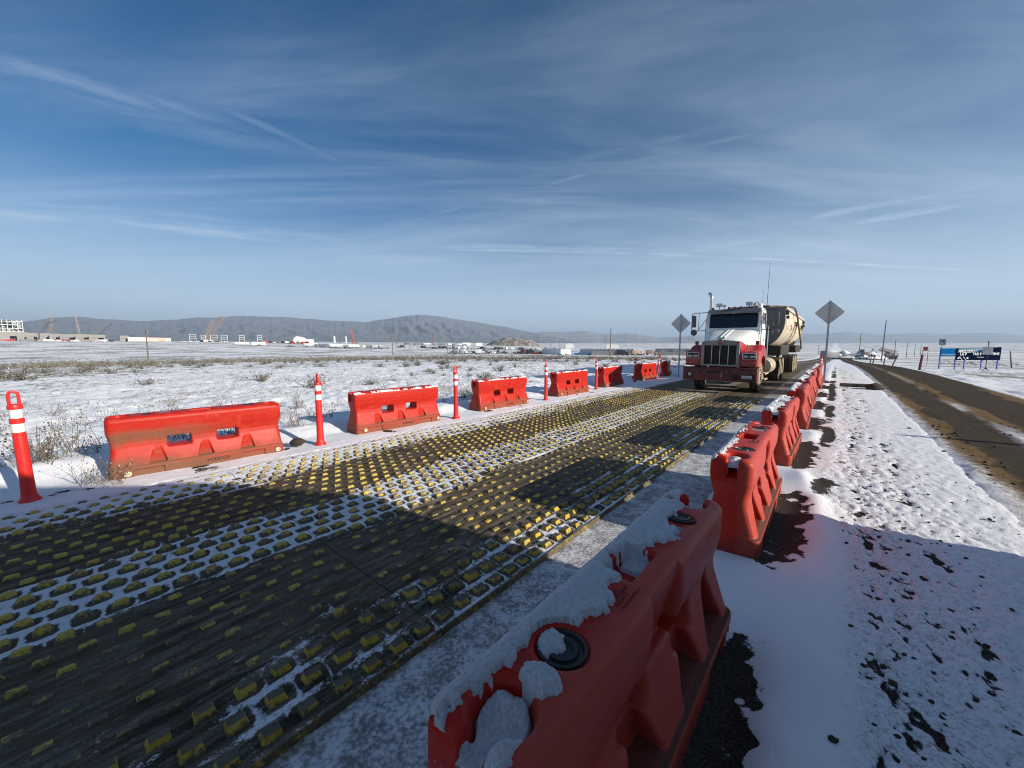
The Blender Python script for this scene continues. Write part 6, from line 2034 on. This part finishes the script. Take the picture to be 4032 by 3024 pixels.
for px in (2037, 2071, 2091, 2128, 2163.5):
    mb = MB(); x = lx(px); top = lz(750.5) if px > 2160 else lz(752) if px == 2037 else lz(765)
    mb.box((x, .14, top / 2 - .1), (.075, .075, top + .3)); mb.build('leg', M_BB_LEG, root)

root, p = place(2135, 29.5, 'portable_sign', 'small grey portable sign on a spring stand in front of the billboard', 'portable sign')
h0 = lambda py: EYE + bearing(2135, py)[1] * 29.5 - p.z
mb = MB(); mb.box((0, 0, (h0(749.5) + h0(766)) / 2), ((2144 - 2123) * mpp(29.5) * .66, .03, h0(749.5) - h0(766)), bevel=.01); mb.build('plate', M_SIGNBACK, root)
mb = MB(); mb.cyl((0, .04, .1), (0, .04, h0(739)), .022, seg=8); mb.ball((0, .04, h0(739)), .055, 8); mb.build('mast', M_TBLACK, root)
for sx in (-1, 1):
    mb = MB(); mb.tube([(0, .04, .25), (sx * .18, -.2, 0)], .025, 6); mb.build('leg', M_TBLACK, root)

root, p = place(2035, 35.0, 'speed_limit_sign', 'white SPEED LIMIT 15 sign on a thin post beside the billboard', 'road sign')
h1 = lambda py: EYE + bearing(2035, py)[1] * 35.0 - p.z
sw = (2043 - 2028.5) * mpp(35) * .70; sz0, sz1 = h1(745.5), h1(732.5)
mb = MB(); mb.box((0, .03, sz1 / 2 - .1), (.05, .04, sz1 + .2)); mb.build('post', M_GALV, root)
M_PLATEW = material('sign_white', (.66, .66, .67), .5); M_PLATEB = material('sign_black', (.02, .02, .02), .5)
mb = MB(); mb.box((0, 0, (sz0 + sz1) / 2), (sw, .012, sz1 - sz0), bevel=.004); pl = mb.build('plate', M_PLATEW, root)
mb = MB()
zc, hh, t_ = (sz0 + sz1) / 2, (sz1 - sz0) / 2 - .025, .014
for z in (zc - hh, zc + hh): mb.box((0, -.009, z), (sw - .05, .004, t_))
for x in (-1, 1): mb.box((x * (sw / 2 - .03), -.009, zc), (t_, .004, hh * 2 - .02))
mb.build('border', M_PLATEB, pl)
for body, z, size in (('SPEED', zc + hh * .62, .135), ('LIMIT', zc + hh * .22, .135), ('15', zc - hh * .42, .33)):
    link('lettering', text_mesh('lettering', body, size, M_PLATEB, .002, bold=.004), pl, (0, -.010, z), (R(90), 0, 0))

M_POSTBROWN = material('red_brown_post', (.17, .06, .05), .9)
root, p = place(2000, 60, 'red_board', 'small dark red board on two legs by the line of poles', 'sign board')
h2 = lambda py: EYE + bearing(2000, py)[1] * 60 - p.z
mb = MB(); mb.box((0, 0, (h2(757.5) + h2(749.5)) / 2), (9.6 * mpp(60) * .72, .05, h2(749.5) - h2(757.5)), bevel=.02); mb.build('panel', M_RUST, root)
for sx in (-1, 1):
    mb = MB(); mb.box((sx * .3, .05, h2(757) / 2 - .1), (.06, .06, h2(757) + .2)); mb.build('leg', M_WOOD, root)
mb = MB(); mb.cyl((0, .05, h2(752)), (0, .05, h2(741.5)), .03, seg=6); mb.build('mast', M_WSTEEL, root)

for k, (pt, pbm, D, r, lab) in enumerate((((1992.5, 766), (1991.5, 791.5), 29, .085, 'reddish brown thick fence post at the road edge'), ((1939.5, 766.5), (1931, 782), 37, .06, 'fence post leaning hard over beside the dirt road'),
        ((1913.5, 765), (1912.5, 778.5), 42, .06, 'upright dark fence post before the leaning one'), ((1889, 765.5), (1889, 773), 52, .07, 'short fence post near the road crest'), ((1883, 764.5), (1883, 771.5), 56, .07, 'shortest fence post near the road crest'),
        ((2182, 758.5), (2191, 775), 44, .06, 'grey fence post leaning over beyond the billboard'))):
    foot = ground_at(*pbm); foot = on(pbm[0], D)
    top_ = at(pt[0], pt[1], D)
    o = empty('fence_post', foot, 0, lab, 'fence post', 'old fence posts right of the road')
    d = top_ - foot
    mb = MB(); mb.tube([(-d.x * .15, 0, -.2), (d.x, d.y, d.z)], [r, r * .85], 8); mb.build('stake', M_POSTBROWN if k == 0 else M_WOOD, o)

# broken timber and block on the verge past the red row
p = W(.75, 20.5)
root = empty('timber', (p.x, p.y, gz1(p.x, p.y) + .05), ROAD + R(100), 'short dark timber lying on the verge snow near the tall sign post', 'timber')
mb = MB(); mb.box((0, 0, .06), (.16, 1.1, .14), bevel=.01); mb.build('beam', M_DIRTY_DARK, root)
p = W(1.25, 20.3)
o = link('rock', CL[1]); o.location = (p.x, p.y, gz1(p.x, p.y) + .08); o.scale = (.32, .32, .3)
tag(o, 'dark rock dusted with snow next to the short timber', 'rock')
o = link('rock', CL[2]); q = W(-5.78 - .95, 3.05 - .55); o.location = (q.x, q.y, gz1(q.x, q.y) + .10); o.scale = (.13, .13, .13)
tag(o, 'snow topped rock at the end of the mud stained barrier', 'rock')
p = W(-7.3, 21.0)

# ------------------------------------------------------------------ air
def haze():
    top = 500.0
    mb = MB(); mb.box((0, 4000, (top - 60) / 2), (30000, 26000, top + 60))
    m = bpy.data.materials.new('haze_air'); m.use_nodes = True
    t = m.node_tree
    t.nodes.remove(t.nodes['Principled BSDF'])
    v = t.nodes.new('ShaderNodeVolumePrincipled')
    v.inputs['Color'].default_value = (.60, .78, 1.0, 1)
    v.inputs['Density'].default_value = HAZE_DENS
    v.inputs['Anisotropy'].default_value = 0.1
    t.links.new(v.outputs[0], t.nodes['Material Output'].inputs['Volume'])
    o = mb.build('haze', m)
    tag(o, 'pale winter haze over the plain and the hills', None, None, 'stuff')
HAZE_DENS = 1.45e-4
haze()
